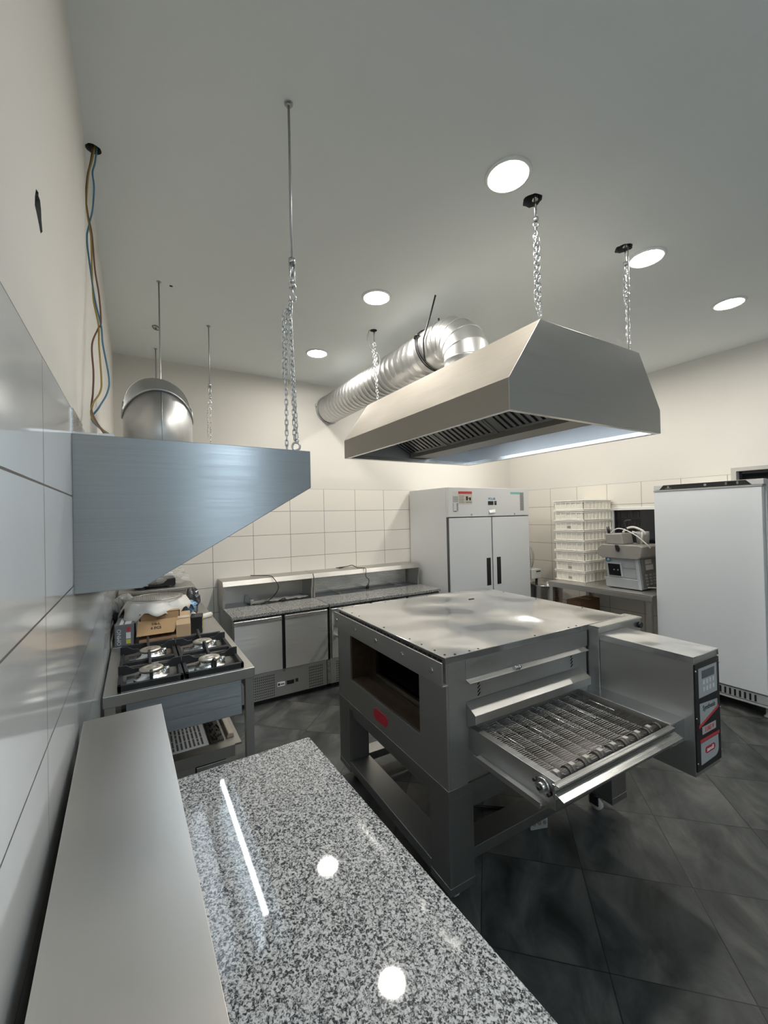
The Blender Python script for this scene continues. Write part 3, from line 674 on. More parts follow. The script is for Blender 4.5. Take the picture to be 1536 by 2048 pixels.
# ------------------------------------------------------------------ gas stove
sv = thing('gas_stove', 'stainless four-burner gas stove standing along the left wall', 'stove', (.20, 2.74, 0))
obj('top', MB().box(-.141, .545, 2.31, 3.165, .80, .855), ST_S, sv, bevel=.003)
for x in (-.135, .497):
    for y in (2.318, 3.11): obj('leg', MB().box(x, x+.042, y, y+.042, 0, .80), ST_S, sv)
obj('front_panel', MB().box(-.05, .478, 2.322, 2.334, .615, .80), ST_LH, sv, bevel=.002)
obj('side_rail', MB().box(.50, .512, 2.36, 3.11, .74, .80).box(-.13, -.118, 2.36, 3.11, .74, .80), ST_S, sv)
obj('shelf', MB().box(-.09, .497, 2.45, 3.15, .392, .402).box(-.09, .46, 2.44, 2.452, .34, .402), ST_S, sv)
obj('lower_box', MB().box(-.02, .42, 2.50, 3.10, .16, .34).box(.27, .42, 2.492, 2.50, .20, .30), ST_C, sv)
obj('box_slot', MB().box(.262, .268, 2.494, 2.502, .17, .31).box(.268, .42, 2.494, 2.502, .305, .312), DARK, sv)
obj('drip_tray', MB().box(-.07, .485, 2.275+.05, 3.08, .855, .858), steel('stained_tray', (.3, .29, .27), .35, 'x'), sv)
for (bx, by) in ((.060, 2.47), (.338, 2.465), (.066, 2.835), (.350, 2.83)):
    b_ = obj('burner', MB().lathe([(.085, .858), (.083, .866), (.060, .872), (.052, .884), (.050, .892)], (bx, by, 0), 32), ST_B, sv)
    obj('burner_cap', MB().lathe([(.049, .892), (.056, .896), (.056, .903), (.050, .908), (.030, .910), (.028, .9085), (.020, .9085), (.018, .910), (.001, .910)], (bx, by, 0), 32), BURN, b_)
    obj('venturi', MB().box(bx-.11, bx-.075, by-.025, by+.02, .858, .874), ST_B, b_)
    obj('igniter', MB().cyl((bx+.07, by+.02, .858), (bx+.07, by+.02, .893), .014, 14), ST_B, b_)
for gi, x0, x1 in ((0, -.085, .199), (1, .206, .492)):
    y0, y1 = 2.265+.06, 3.07
    gr = obj('pan_support', MB().box(x0, x1, y0, y0+.02, .858, .888).box(x0, x1, y1-.02, y1, .858, .888).box(x0, x0+.018, y0, y1, .858, .888).box(x1-.018, x1, y0, y1, .858, .888).box(x0, x1, (y0+y1)/2-.018, (y0+y1)/2-.004, .868, .888).box(x0, x1, (y0+y1)/2+.004, (y0+y1)/2+.018, .868, .888), IRON, sv, bevel=.003)
    xm = (x0+x1)/2
    for (ya, yb_) in ((y0, (y0+y1)/2), ((y0+y1)/2, y1)):
        ym = (ya+yb_)/2
        for d_ in ((1, 0), (-1, 0), (0, 1), (0, -1)):
            L0 = .143 if d_[0] else (yb_-ya)/2-.005
            mb = MB(); pts = [(.045, .888), (.055, .905), (L0*.55, .905), (L0*.75, .925), (L0, .925), (L0, .875), (L0*.5, .880)]
            mb.prism(pts, 'y', -.0065, .0065)
            a_ = math.atan2(d_[1], d_[0]); mb.xf(Matrix.Translation((xm, ym, 0)) @ Matrix.Rotation(a_, 4, 'Z'))
            obj('finger', mb, IRON, gr, bevel=.002)
# things on the stove's lower shelf
sh = obj('instruction_sheet', MB().box(.14, .335, 2.52, 2.86, .402, .404), PAPER, label='white printed instruction sheet lying on the shelf under the stove', cat='paper')
mb = MB()
for k in range(8):
    y_ = 2.54
    while y_ < 2.83:
        l = random.uniform(.03, .09); mb.box(.155+k*.021, .165+k*.021, y_, min(2.84, y_+l), .404, .4045); y_ += l+.008
obj('printed_lines', mb, PGREY, sh)
mb = MB().box(.345, .415, 2.52, 2.92, .402, .412)
for k in range(70):
    x_, y_ = random.uniform(.347, .41), random.uniform(2.525, 2.91); mb.box(x_, x_+.003, y_, y_+.02, .412, .412+random.uniform(.004, .012))
obj('scrubbing_mat', mb, plain('dark_mat', (.05, .045, .035), .9), label='dark bristly mat beside the instruction sheet under the stove', cat='mat')
obj('beige_wrap', MB().prism([(.43, .402), (.475, .402), (.47, .425), (.44, .432)], 'y', 2.53, 2.93), plain('beige_wrap', (.35, .31, .25), .5), label='beige wrapped strip at the right end of the shelf under the stove', cat='package', bevel=.005)

# ------------------------------------------------------------------ worktable behind the stove
wt = thing('worktable', 'low steel worktable between the stove and the back wall', 'table', (.2, 3.8, 0))
obj('top', MB().box(-.141, .545, 3.172, 4.42, .805, .855), ST_S, wt, bevel=.003)
for x in (-.135, .50):
    for y in (3.18, 4.37): obj('leg', MB().box(x, x+.04, y, y+.04, 0, .805), ST_S, wt)
obj('back_upstand', MB().box(-.146, -.138, 3.172, 4.42, .855, .90), ST_S, wt)
shf = thing('table_shelf', 'dark steel stand in the back corner holding a bagged appliance', 'shelf', (.15, 4.2, .855))
obj('top', MB().box(-.13, .45, 4.05, 4.41, 1.055, 1.075), ST_S, shf, bevel=.003)
for x in (-.12, .40):
    for y in (4.07, 4.36): obj('leg', MB().box(x, x+.03, y, y+.03, .855, 1.055), ST_S, shf)
zT = .855
# grey printed retail box
gb = thing('product_box', 'grey printed product box standing against the left wall behind the burners', 'box', (-.065, 3.30, zT), math.radians(-3))
obj('carton', MB().box(-.055, .05, -.11, .15, 0, .135), plain('grey_print_card', (.17, .17, .18), .55, 0, .08, 40), gb, world=False, bevel=.002)
obj('print', MB().box(.008, .034, -.1105, -.110, .012, .040, 0).box(.008, .034, -.1105, -.110, .045, .085, 1).box(.012, .03, -.1105, -.11, .09, .118, 2).box(.0, .035, -.09, .0, .135, .1355, 3).box(-.03, -.01, -.09, .1, .135, .1355, 3), [YEL, PAPER, REDT, PAPER], gb, world=False)
obj('lettering', text_mb('OMNO', .033, (-.030, -.1103, .058), (0, 0, 1), (-1, 0, 0)), PAPER, gb, world=False)
# open cardboard box with flap
cb = thing('cardboard_box', 'open brown cardboard box with a folded-out front flap behind the burners', 'box', (.11, 3.40, zT))
obj('carton', MB().box(-.095, .15, -.13, -.125, .09, .175).box(-.095, .15, -.10, .14, 0, .006).box(-.095, -.09, -.13, .14, 0, .175).box(.145, .15, -.13, .14, 0, .175).box(-.095, .15, .135, .14, 0, .175).box(-.095, .15, -.13, .14, .172, .176), CARD, cb, world=False)
obj('flap', MB().sheet([(-.115, -.215, .045), (.105, -.215, .045), (.15, -.135, .125), (-.105, -.135, .125)], .004), CARD, cb, world=False)
up_ = Vector((0, .08, .08)).normalized()
for s_, zz in (('1/6-L', .7), ('6 PCS', .42)):
    q = Vector((.0, -.215, .045))+Vector((0, .08, .08))*zz+Vector((0, -.0045, .0045)); obj('lettering', text_mb(s_, .026, q, (1, 0, 0), up_, bold=.0006), INK, cb, world=False)
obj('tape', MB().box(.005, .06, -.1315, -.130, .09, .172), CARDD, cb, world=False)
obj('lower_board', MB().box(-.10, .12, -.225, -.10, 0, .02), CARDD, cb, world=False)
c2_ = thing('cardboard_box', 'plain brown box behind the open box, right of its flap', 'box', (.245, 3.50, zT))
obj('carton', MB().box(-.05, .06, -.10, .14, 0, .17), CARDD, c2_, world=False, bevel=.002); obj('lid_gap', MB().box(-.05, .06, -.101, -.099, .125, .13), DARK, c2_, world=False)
c3_ = thing('cardboard_box', 'small pale brown box with a sloping top flap, beside the black box', 'box', (.275, 3.25, zT), math.radians(-4))
obj('carton', MB().prism([(-.05, 0), (-.05, .085), (.06, .15), (.09, .15), (.09, 0)], 'x', -.042, .05), plain('pale_cardboard', (.50, .35, .21), .85, 0, .06, 30), c3_, world=False, bevel=.002)
obj('tape', MB().sheet([(-.03, .0, .119), (.045, .0, .119), (.045, .02, .131), (-.03, .02, .131)], .001), plain('clear_tape', (.66, .54, .40), .2), c3_, world=False)
bb = thing('tool_box', 'small black box with yellow stripes on its right side, on the worktable', 'box', (.365, 3.29, zT), math.radians(-10))
obj('carton', MB().box(-.035, .045, -.055, .075, 0, .115), BLACK, bb, world=False, bevel=.003)
obj('stripes', MB().box(.0452, .0458, -.05, .01, .06, .075).box(.0452, .0458, -.03, .03, .085, .10).box(.0452, .0458, -.05, -.02, .02, .045).box(.0452, .0458, .0, .03, .02, .05), YEL, bb, world=False)
obj('paper_roll', MB().cyl((.40, 3.64, zT+.020), (.53, 3.72, zT+.020), .020, 20), plain('white_roll', (.78, .76, .71), .6), label='short white paper roll lying on the worktable right of the black box', cat='roll')
mb = MB(); n_ = 12
def blob(c, r, seedv, sq=(1, 1, 1), amp=.25, nu=16, nv_=10):
    rnd = random.Random(seedv); mb_ = MB(); vs = []
    ph = [rnd.uniform(0, 6) for _ in range(6)]
    for j in range(nv_+1):
        th = PI*j/nv_
        for i in range(nu):
            a = 2*PI*i/nu
            k = 1+amp*(math.sin(3*a+ph[0]+2*th)*math.sin(2*th+ph[1])+.6*math.sin(5*a+ph[2])*math.sin(4*th+ph[3]))*math.sin(th)
            vs.append((c[0]+r*sq[0]*k*math.sin(th)*math.cos(a), c[1]+r*sq[1]*k*math.sin(th)*math.sin(a), c[2]+r*sq[2]*k*math.cos(th)))
    mb_.add(vs, [(j*nu+i, j*nu+(i+1) % nu, (j+1)*nu+(i+1) % nu, (j+1)*nu+i) for j in range(nv_) for i in range(nu)], 0, False)
    return mb_
bg = obj('blue_bag', blob((.335, 3.55, zT+.135), .065, 3, (1, 1, .75), .35), plain('blue_white_bag', (.16, .33, .55), .3, 0, .9, 30), label='crumpled blue and white plastic bag behind the small pale box', cat='bag')
obj('bag_base', blob((.335, 3.57, zT+.055), .06, 5, (1, 1, .95), .2), PAPER, bg)
obj('bagged_fittings', blob((.40, 3.86, zT+.12), .07, 9, (.7, 1, 1.7), .35), plain('dark_fittings', (.10, .10, .11), .3, .5, .9, 40), label='dark bagged metal fittings beside the mesh-topped bundle, near the back corner', cat='bag')
# round mesh screens wrapped in white sheet, piled on the cardboard box
cl = thing('wrapped_screens', 'round wire pizza screens half wrapped in white plastic sheet on the cardboard box', 'pizza screens', (.12, 3.47, zT+.176))
vs = []; nu, nr = 60, 12; RX, RY = .238, .225
for j in range(nr+1):
    for i in range(nu):
        a = 2*PI*i/nu; q = j/nr
        wob = 1+.10*math.sin(3*a+1)+.06*math.sin(7*a)
        rr = q*wob
        drop = 0 if q < .74 else -((q-.74)/.26)**1.2*(.085+.030*math.sin(5*a+.6)+.02*math.sin(11*a))
        vs.append((RX*rr*math.cos(a), RY*rr*math.sin(a), .06+drop+.006*math.sin(9*a+8*q)*q))
mb = MB(); mb.add(vs, [(j*nu+i, j*nu+(i+1) % nu, (j+1)*nu+(i+1) % nu, (j+1)*nu+i) for j in range(nr) for i in range(nu)], 0, True)
obj('sheet', mb, CLOTH, cl, world=False, solid=.003)
obj('screen_stack', MB().lathe([(.155, 0), (.155, .052)], (0, 0, 0), 40), plain('wrapped_stack', (.5, .47, .43), .5), cl, world=False)
rim = obj('screen_rim', MB().ring((.01, .0, .075), .165, .0045, 48, 8), steel('rim_alloy', (.42, .40, .38), .4, 'x'), cl, world=False)
mb = MB()
for k in range(-9, 10):
    u = k*.0175; l = math.sqrt(max(0, .165**2-u*u))
    for (p, q) in (((u, -l), (u, l)), ((-l, u), (l, u))):
        R2 = Matrix.Rotation(PI/4, 2); p2, q2 = R2 @ Vector(p), R2 @ Vector(q)
        mb.tube([(p2.x+.01, p2.y, .075), (q2.x+.01, q2.y, .075)], .0013, 5)
obj('wire_mesh', mb, steel('mesh_alloy', (.5, .48, .45), .4, 'x'), rim, world=False)
# black wrapped gear against the wall, appliance on the corner shelf
wb = obj('wrapped_gear', blob((-.075, 3.62, zT+.115), .085, 21, (.75, 1.3, 1.35), .28), plain('black_gear', (.03, .03, .03), .35, 0, .6, 30), label='black gear in clear film standing against the left wall behind the grey box', cat='bundle')
obj('film', blob((-.070, 3.62, zT+.14), .100, 25, (.75, 1.3, 1.35), .3), FILM, wb)
obj('tag', MB().box(-.075, -.02, 3.495, 3.498, zT+.10, zT+.125), PAPER, wb)
ap = thing('bagged_appliance', 'black appliance wrapped in clear plastic on the corner stand', 'appliance', (.2, 4.23, 1.075))
obj('body', MB().box(-.02, .30, 4.13, 4.34, 1.085, 1.15).box(.0, .28, 4.15, 4.34, 1.15, 1.175), BLACK, ap, bevel=.008)
many('foot', [MB().cyl((x_, 4.15, 1.075), (x_, 4.15, 1.09), .025, 14) for x_ in (.04, .25)], BLACK, ap)
obj('white_tray', MB().box(-.04, .28, 4.15, 4.36, 1.178, 1.20), PAPER, ap, bevel=.006)
obj('film', blob((.15, 4.24, 1.155), .22, 33, (1.15, .62, .36), .22, 24, 12), FILM, ap)

# ------------------------------------------------------------------ conveyor oven
OX, OY = 1.09, 1.349
ov = thing('conveyor_oven', 'big stainless conveyor pizza oven on a wheeled stand in the middle of the room', 'oven', (OX, OY, 0), math.radians(-1.5))
o = lambda n, mb, m_, par=ov, **k: obj(n, mb, m_, par, world=False, **k)
WX, DY = 1.27, 1.13
o('top_plate', MB().box(-.004, WX, -.004, DY, 1.040, 1.069), ST_T, bevel=.002)
mb = MB()
for (x_, y_) in [(.02, .03), (.06, .012), (.02, DY-.03), (.02, .10), (.02, .30), (.02, .55), (.02, .85), (.02, .95), (.14, .012), (.19, .012), (.55, .012), (.80, .012), (.86, .012), (.35, DY-.015), (.1, DY-.015), (.7, DY-.015), (1.0, DY-.015), (WX-.02, .25), (WX-.02, .6), (WX-.02, .9), (.02, .20)]: mb.cyl((x_, y_, 1.066), (x_, y_, 1.0698), .0048, 10)
o('rivet_hole', mb, DARK)
o('lifting_tab', MB().box(.86, .90, .83, .845, 1.069, 1.073), BLACK)
mb = MB()
for k in range(30): y_ = .02+k*(DY-.05)/30; mb.box(-.0048, -.003, y_, y_+.026, 1.046, 1.054)
o('vent_slot', mb, DARK)
# shell of the body, with the open window in the left side
o('side_panel', MB().box(0, .012, 0, .20, .517, 1.04).box(0, .012, .945, DY, .517, 1.04).box(0, .012, .20, .945, .517, .665).box(0, .012, .20, .945, .945, 1.04), ST_O, bevel=.001)
o('back_panel', MB().box(0, WX, DY-.012, DY, .517, 1.04), ST_O); o('side_panel', MB().box(WX-.012, WX, .0, DY-.012, .517, 1.04), ST_O)
o('floor_pan', MB().box(.012, WX-.012, .012, DY-.012, .517, .53), ST_OD)
rv = MB().box(.012, .14, .20, .945, .655, .668).box(.012, .14, .19, .20, .655, .95).box(.012, .14, .945, .955, .655, .95).box(.012, .14, .20, .945, .945, .955)
o('window_reveal', rv, RUST)
o('inner_frame', MB().box(.13, .15, .20, .28, .66, .95).box(.13, .15, .86, .945, .66, .95).box(.13, .15, .28, .86, .66, .705).box(.105, .135, .20, .945, .668, .692), steel('stained_liner', (.22, .19, .15), .4, 'y'))
o('oven_chamber', MB().box(.15, 1.20, .20, .945, .60, .61).box(.15, 1.20, .945, .955, .60, 1.0).box(.15, 1.20, .19, .20, .60, 1.0).box(.15, 1.20, .2, .945, .98, .99).box(1.19, 1.2, .2, .52, .61, .98), plain('dark_chamber_steel', (.03, .027, .024), .5, .5, .4, 20))  # near-black metal lining the chamber
o('inner_rail', MB().box(.40, .43, .20, .945, .70, .79), steel('stained_rail', (.25, .2, .15), .45, 'y'))
o('inner_conveyor', MB().box(.2, .40, .25, .9, .68, .69), plain('dark_belt', (.03, .03, .03), .5, .5))  # near-black belt inside the chamber
fl = o('side_flap', MB().box(-.032, -.027, -.017, 1.115, .957, 1.055).box(-.032, .0, -.017, 1.115, .957, .960), ST_O, bevel=.001)
for y_ in (.055, .29, .55, .80, 1.07): o('screw', MB().cyl((-.036, y_, 1.007), (-.03, y_, 1.007), .011, 16), ST_B, fl)
# red oval badge on the side
mb = MB(); cy_, cz_ = .573, .588; pts = []
for k in range(32):
    a = 2*PI*k/32; pts.append((cy_+(.045 if math.cos(a) > 0 else -.045)+.030*math.cos(a), cz_+.030*math.sin(a)))
o('badge', MB().prism(pts, 'x', -.003, .001), RED)
# front
o('front_panel', MB().box(.012, .105, -.001, .011, .517, 1.04).box(.105, .94, .006, .016, .517, .80).box(.94, WX, 0, .011, .517, 1.04), ST_O, bevel=.001)
o('upper_panel', MB().box(.107, .930, .0, .012, .957, 1.038).prism([(0, .957), (-.030, .948), (-.030, .944), (.004, .953)], 'x', .105, .90), ST_O, bevel=.001)
o('middle_panel', MB().box(.107, .930, .008, .018, .80, .953), ST_O)
mb = MB()
for xx in (.175, .80):
    for k in range(5): z_ = .868+k*.016; mb.prism([(xx, z_), (xx+.007, z_), (xx+.020, z_+.013), (xx+.013, z_+.013)], 'y', .0065, .009)
o('adjusting_slots', mb, DARK)
o('damper_hood', MB().prism([(.006, .857), (-.056, .822), (-.056, .787), (-.052, .787), (-.052, .820), (.006, .852)], 'x', .108, .872).prism([(.006, .857), (-.056, .822), (-.056, .787), (.006, .75)], 'x', .106, .109), ST_O, bevel=.0008)
kb = o('clamp_screw', MB().cyl((.375, -.022, .958), (.415, -.022, .958), .006, 10).cyl((.372, -.022, .958), (.382, -.022, .958), .010, 12).cyl((.398, -.022, .958), (.404, -.022, .958), .011, 12), ZINC)
# column and control box on the right
o('column', MB().box(.940, 1.32, -.058, .030, .54, 1.058), ST_O, bevel=.002)
o('column_top', MB().box(.937, 1.325, -.062, .032, 1.058, 1.066), ST_B)
o('cable_gland', MB().cyl((1.30, -.060, 1.025), (1.30, -.075, 1.025), .016, 14), BLACK)
cx0, cx1, cy0, cy1, cz0, cz1 = .945, 1.165, -.478, -.060, .520, 1.030
bx = o('control_box', MB().box(cx0, cx1, cy0, cy1, cz0, cz1-.004), ST_O, bevel=.0015)
o('box_lid', MB().prism([(cx0-.003, cz1-.028), (cx0-.003, cz1), (cx1+.003, cz1), (cx1+.003, cz1-.028), (cx1-.003, cz1-.004), (cx0+.003, cz1-.004)], 'y', cy0-.004, cy1), steel('steel_box_lid', (.76, .77, .78), .22, 'y', wave=.25, wscale=7, streak=.2), bx)
fp = o('front_fascia', MB().box(cx0+.004, cx1-.002, cy0-.006, cy0, cz0+.022, cz1-.034), BLACK, bx, bevel=.001)
bxo = o
def deco(name, mb, m_): return obj(name, mb, m_, fp, world=False)
yf = cy0-.006
xo = lambda x_: x_-OX-.020+.012
deco('keypad', MB().box(.975, 1.137, yf-.0015, yf, .850, .975), LGREY)
deco('display', MB().box(1.002, 1.113, yf-.0025, yf-.001, .928, .962), PGREY)
KEYM = plain('white_keys', (.66, .66, .64), .5)
for r_ in range(2):
    for c_ in range(4):
        x_ = 1.010+c_*.028; z_ = .872+r_*.030; deco('key', MB().box(x_, x_+.015, yf-.0025, yf-.001, z_, z_+.018), KEYM)
deco('upper_plate', MB().prism([(.980, .735), (.980, .825), (1.135, .815), (1.135, .778)], 'y', yf-.0015, yf), LGREY)
deco('red_stripe', MB().prism([(.970, .722), (.970, .735), (1.145, .787), (1.145, .775)], 'y', yf-.002, yf), REDT)
deco('red_stripe', MB().prism([(.975, .660), (.975, .672), (1.145, .672), (1.145, .660)], 'y', yf-.002, yf), REDT)
deco('lettering', text_mb('Synthesis', .030, (1.058, yf-.0015, .800), (1, 0, 0), (0, 0, 1), bold=.0006), INKG)
deco('model_plate', MB().box(.996, 1.116, yf-.0015, yf, .690, .722), plain('pink_grey_plate', (.45, .42, .40), .5))
deco('lettering', text_mb('11/65 V', .026, (1.056, yf-.0015, .706), (1, 0, 0), (0, 0, 1), bold=.0008), REDT)
pts = [(.980, .565), (.980, .656), (1.135, .656), (1.135, .600)]+[(1.135-.035+.035*math.cos(a), .600-.030+.030-.030*math.sin(a)) for a in (.4, .8, 1.2, 1.57)]
deco('lower_plate', MB().prism(pts, 'y', yf-.0015, yf), LGREY)
pts = [(1.058+(.030 if math.cos(a) > 0 else -.030)+.014*math.cos(a), .618+.014*math.sin(a)) for a in [2*PI*k/24 for k in range(24)]]
deco('maker_badge', MB().prism(pts, 'y', yf-.0028, yf-.001), RED)
deco('lettering', text_mb('zanolli', .024, (1.058, yf-.0028, .618), (1, 0, 0), (0, 0, 1), bold=.0004), PAPER)
mb = MB()
for x_ in (cx0+.006, cx1-.004):
    for z_ in (.58, .77, .97): o('fascia_screw', MB().cyl((x_, yf-.003, z_), (x_, yf, z_), .004, 8), ST_B, bx)
# conveyor outfeed
zc = .745
o('conveyor_rail', MB().prism([(.118, .655), (.118, zc+.008), (.150, zc+.008), (.150, zc+.003), (.126, zc+.003), (.126, .655)], 'y', -.43, .02), ST_O, bevel=.001)
o('conveyor_rail', MB().box(.838, .846, -.435, .02, .655, zc+.010), ST_O, bevel=.001)
o('side_shelf', MB().box(.840, .950, -.440, .0, zc+.006, zc+.012).box(.846, .945, -.440, -.434, .66, zc+.006), MATS['steel_box_lid'], bevel=.001)
o('end_lip', MB().box(.105, .842, -.440, -.430, .700, zc+.006).prism([(-.430, zc+.006), (-.452, zc+.003), (-.452, zc-.001), (-.434, zc+.001)], 'x', .11, .842).prism([(-.445, zc-.018), (-.478, zc-.030), (-.478, zc-.034), (-.445, zc-.024)], 'x', .10, .850), ST_B, bevel=.0008)
o('end_fascia', MB().box(.12, .842, -.430, -.424, .655, .71), ST_OD)
o('tray_edge', MB().box(.078, .118, -.40, -.07, .664, .668).box(.076, .080, -.40, -.07, .660, .680), ST_O)
o('crumb_tray', MB().box(.126, .838, -.42, .0, .665, .670), steel('tray_steel', (.30, .28, .26), .35, 'x'))
br = o('bearing', MB().lathe([(.030, -.012), (.030, 0)], (.118, -.385, .715), 20, ax='x').cyl((.095, -.385, .715), (.118, -.385, .715), .016, 16), ST_B)
for q in ((-.415, .705, .100, .118), (-.355, .725, .100, .118), (-.385, .715, .088, .096)): o('bearing_bolt', MB().cyl((q[2], q[0], q[1]), (q[3], q[0], q[1]), .006, 8), BLACK, br)
o('rail_plug', MB().cyl((.80, -.448, .70), (.80, -.43, .70), .012, 12), ST_B)
# wire belt: cross wires with little hooks and joining lines
mb = MB(); yb0, yb1 = -.395, .03; nw = 40
for k in range(nw):
    y_ = yb0+(yb1-yb0)*k/(nw-1); pts = []
    nz_ = 10
    for j in range(nz_+1):
        x_ = .140+(.832-.140)*j/nz_
        if 0 < j < nz_: pts += [(x_-.006, y_, zc-.010), (x_-.002, y_-.009, zc-.010), (x_+.002, y_-.009, zc-.010), (x_+.006, y_, zc-.010)]
        else: pts.append((x_, y_, zc-.010))
    sag = [(p[0], p[1]+.0012*math.sin(k*1.9+p[0]*30), p[2]-.006*math.sin(PI*(p[0]-.14)/.692)*(1 if k > 4 else .2)) for p in pts]
    mb.tube(sag, .0014, 5)
o('wire_belt', mb, WIREM)
for x_ in (.21, .36, .51, .66, .80): o('belt_joiner', MB().tube([(x_, -.22, zc-.006), (x_, .03, zc-.006)], .0022, 6), ST_B)
for y_ in (-.17, -.03): o('belt_support', MB().box(.126, .838, y_, y_+.01, .700, .722), ST_B)
mb = MB().cyl((.126, -.385, .722), (.838, -.385, .722), .016, 16)
n_ = 9
for k in range(n_):
    x_ = .150+k*(.67/(n_-1)); mb.cyl((x_, -.385, .722), (x_+.016, -.385, .722), .024, 12); mb.cyl((x_+.022, -.385, .722), (x_+.046, -.385, .722), .020, 12)
rl = o('drive_roller', mb, ROLL)
mb = MB()
for k in range(n_): x_ = .150+k*(.67/(n_-1)); mb.box(x_+.024, x_+.044, -.392, -.374, .738, .7455)
o('roller_sleeve', mb, plain('pale_sleeve', (.5, .47, .42), .5), rl)
# stand
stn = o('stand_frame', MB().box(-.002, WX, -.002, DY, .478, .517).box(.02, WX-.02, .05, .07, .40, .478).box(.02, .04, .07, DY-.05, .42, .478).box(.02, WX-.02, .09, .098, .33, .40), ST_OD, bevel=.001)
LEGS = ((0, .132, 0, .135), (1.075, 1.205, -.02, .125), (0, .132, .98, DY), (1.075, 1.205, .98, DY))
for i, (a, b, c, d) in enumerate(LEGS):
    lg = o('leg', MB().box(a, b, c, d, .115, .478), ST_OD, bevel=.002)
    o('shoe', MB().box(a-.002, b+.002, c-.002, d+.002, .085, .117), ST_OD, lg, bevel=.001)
for i, (x_, y_) in enumerate(((.075, .085), (1.09, .085), (.075, 1.05), (1.13, 1.05))):
    ca = o('caster', MB().box(x_-.020, x_-.014, y_-.025, y_+.025, .03, .085).box(x_+.014, x_+.020, y_-.025, y_+.025, .03, .085).cyl((x_, y_, .078), (x_, y_, .087), .03, 16), BLACK)
    o('wheel', MB().lathe([(.012, -.012), (.038, -.012), (.042, -.008), (.042, .008), (.038, .012), (.012, .012)], (x_, y_, .0425), 24, ax='x'), plain('white_wheel', (.62, .60, .52), .4), ca)
o('cross_beam', MB().box(.0, .135, .135, .98, .10, .150), ST_OD, bevel=.002); o('cross_beam', MB().box(.132, 1.075, .085, .20, .10, .150), ST_OD, bevel=.002)
o('cross_beam', MB().box(.135, 1.075, 1.0, 1.10, .10, .15), ST_OD, bevel=.002)
o('power_cord', MB().tube(smooth_pts([(.45, .55, .478), (.40, .53, .36), (.36, .50, .20), (.40, .46, .06), (.55, .42, .008), (.70, .30, .008), (.74, .18, .012)], 8), .008, 8), BLACK)
sb = thing('socket_block', 'grey socket block on the floor under the front of the oven', 'socket', (1.80, 1.50, 0), math.radians(-20))
obj('housing', MB().box(-.05, .05, -.03, .03, 0, .075), GREYP, sb, world=False, bevel=.006)
for k in range(3): obj('socket_face', MB().cyl((-.030+k*.030, -.034, .035), (-.030+k*.030, -.03, .035), .010, 12), GREYD, sb, world=False)
# ------------------------------------------------------------------ white two-door cabinet
fg_ = thing('refrigerator', 'tall white two-door refrigerator with black handles in the back corner', 'refrigerator', (3.70, 4.03, 0))
X0, X1, YF_, ZT = 3.030, 4.372, 3.63, 1.972
obj('body', MB().box(X0, X1, YF_+.045, YB-.03, .12, ZT), WHITE, fg_, bevel=.004)
obj('header', MB().box(X0, X1, YF_, YF_+.044, 1.630, ZT-.002), WHITE, fg_, bevel=.003)
for x0, x1, hx in ((X0+.010, 3.695, 3.60), (3.712, X1-.006, 3.77)):
    d = obj('door', MB().box(x0, x1, YF_, YF_+.040, .16, 1.618), WHITE2, fg_, bevel=.004)
    obj('handle', MB().box(hx, hx+.066, YF_-.004, YF_, .80, 1.13), BLACK, d, bevel=.003)
obj('door_gasket', MB().box(X0+.004, X1-.004, YF_+.012, YF_+.043, .15, 1.627), plain('gasket_grey', (.08, .08, .08), .6), fg_)
for x in (X0+.08, X1-.08):
    for y in (3.72, 4.33): obj('foot', MB().cyl((x, y, 0), (x, y, .12), .02, 12), BLACK, fg_)
for x in (3.376, 4.10): obj('lock', MB().cyl((x, YF_-.002, 1.652), (x, YF_, 1.652), .012, 16), ST_B, fg_)
ct = obj('controller', MB().box(3.645, 3.735, YF_-.004, YF_, 1.765, 1.812).box(3.752, 3.788, YF_-.004, YF_, 1.765, 1.812), BLACKG, fg_, bevel=.002)
obj('lettering', text_mb('POLAR', .038, (3.712, YF_-.0003, 1.838), (1, 0, 0), (0, 0, 1), bold=.0012), BLUE, fg_)
obj('switch_light', MB().box(3.764, 3.776, YF_-.0045, YF_-.0035, 1.785, 1.80), plain('green_led', (.05, .25, .12), .4), ct)
s1 = obj('sticker', MB().box(3.092, 3.180, YF_-.001, YF_, 1.685, 1.925), plain('sticker_white', (.66, .65, .62), .5), fg_, label='tall white information sticker with grey drawing')
mb = MB()
for k in range(7): mb.box(3.098, 3.175, YF_-.0016, YF_-.001, 1.862-k*.010, 1.866-k*.010)
for k in range(10): mb.box(3.096, 3.104, YF_-.0016, YF_-.001, 1.70+k*.009, 1.705+k*.009).box(3.15, 3.172+.004*(k % 2), YF_-.0016, YF_-.001, 1.70+k*.009, 1.705+k*.009)
mb.box(3.105, 3.15, YF_-.0016, YF_-.001, 1.69, 1.70)
obj('print', mb, PGREY, s1)
s2_ = obj('sticker', MB().box(3.181, 3.390, YF_-.001, YF_, 1.775, 1.895), plain('sticker_beige', (.58, .55, .46), .5), fg_, label='beige warning sticker under a red bar')
obj('red_bar', MB().box(3.181, 3.390, YF_-.0015, YF_, 1.895, 1.925), REDT, s2_)
mb = MB()
for k in range(5): mb.box(3.19, 3.27-.01*(k % 2), YF_-.0016, YF_-.001, 1.795+k*.018, 1.799+k*.018)
mb.box(3.295, 3.325, YF_-.0016, YF_-.001, 1.82, 1.868).box(3.345, 3.372, YF_-.0016, YF_-.001, 1.82, 1.855).box(3.33, 3.345, YF_-.0016, YF_-.001, 1.84, 1.85).box(3.29, 3.385, YF_-.0016, YF_-.001, 1.797, 1.803)
obj('print', mb, INK, s2_)
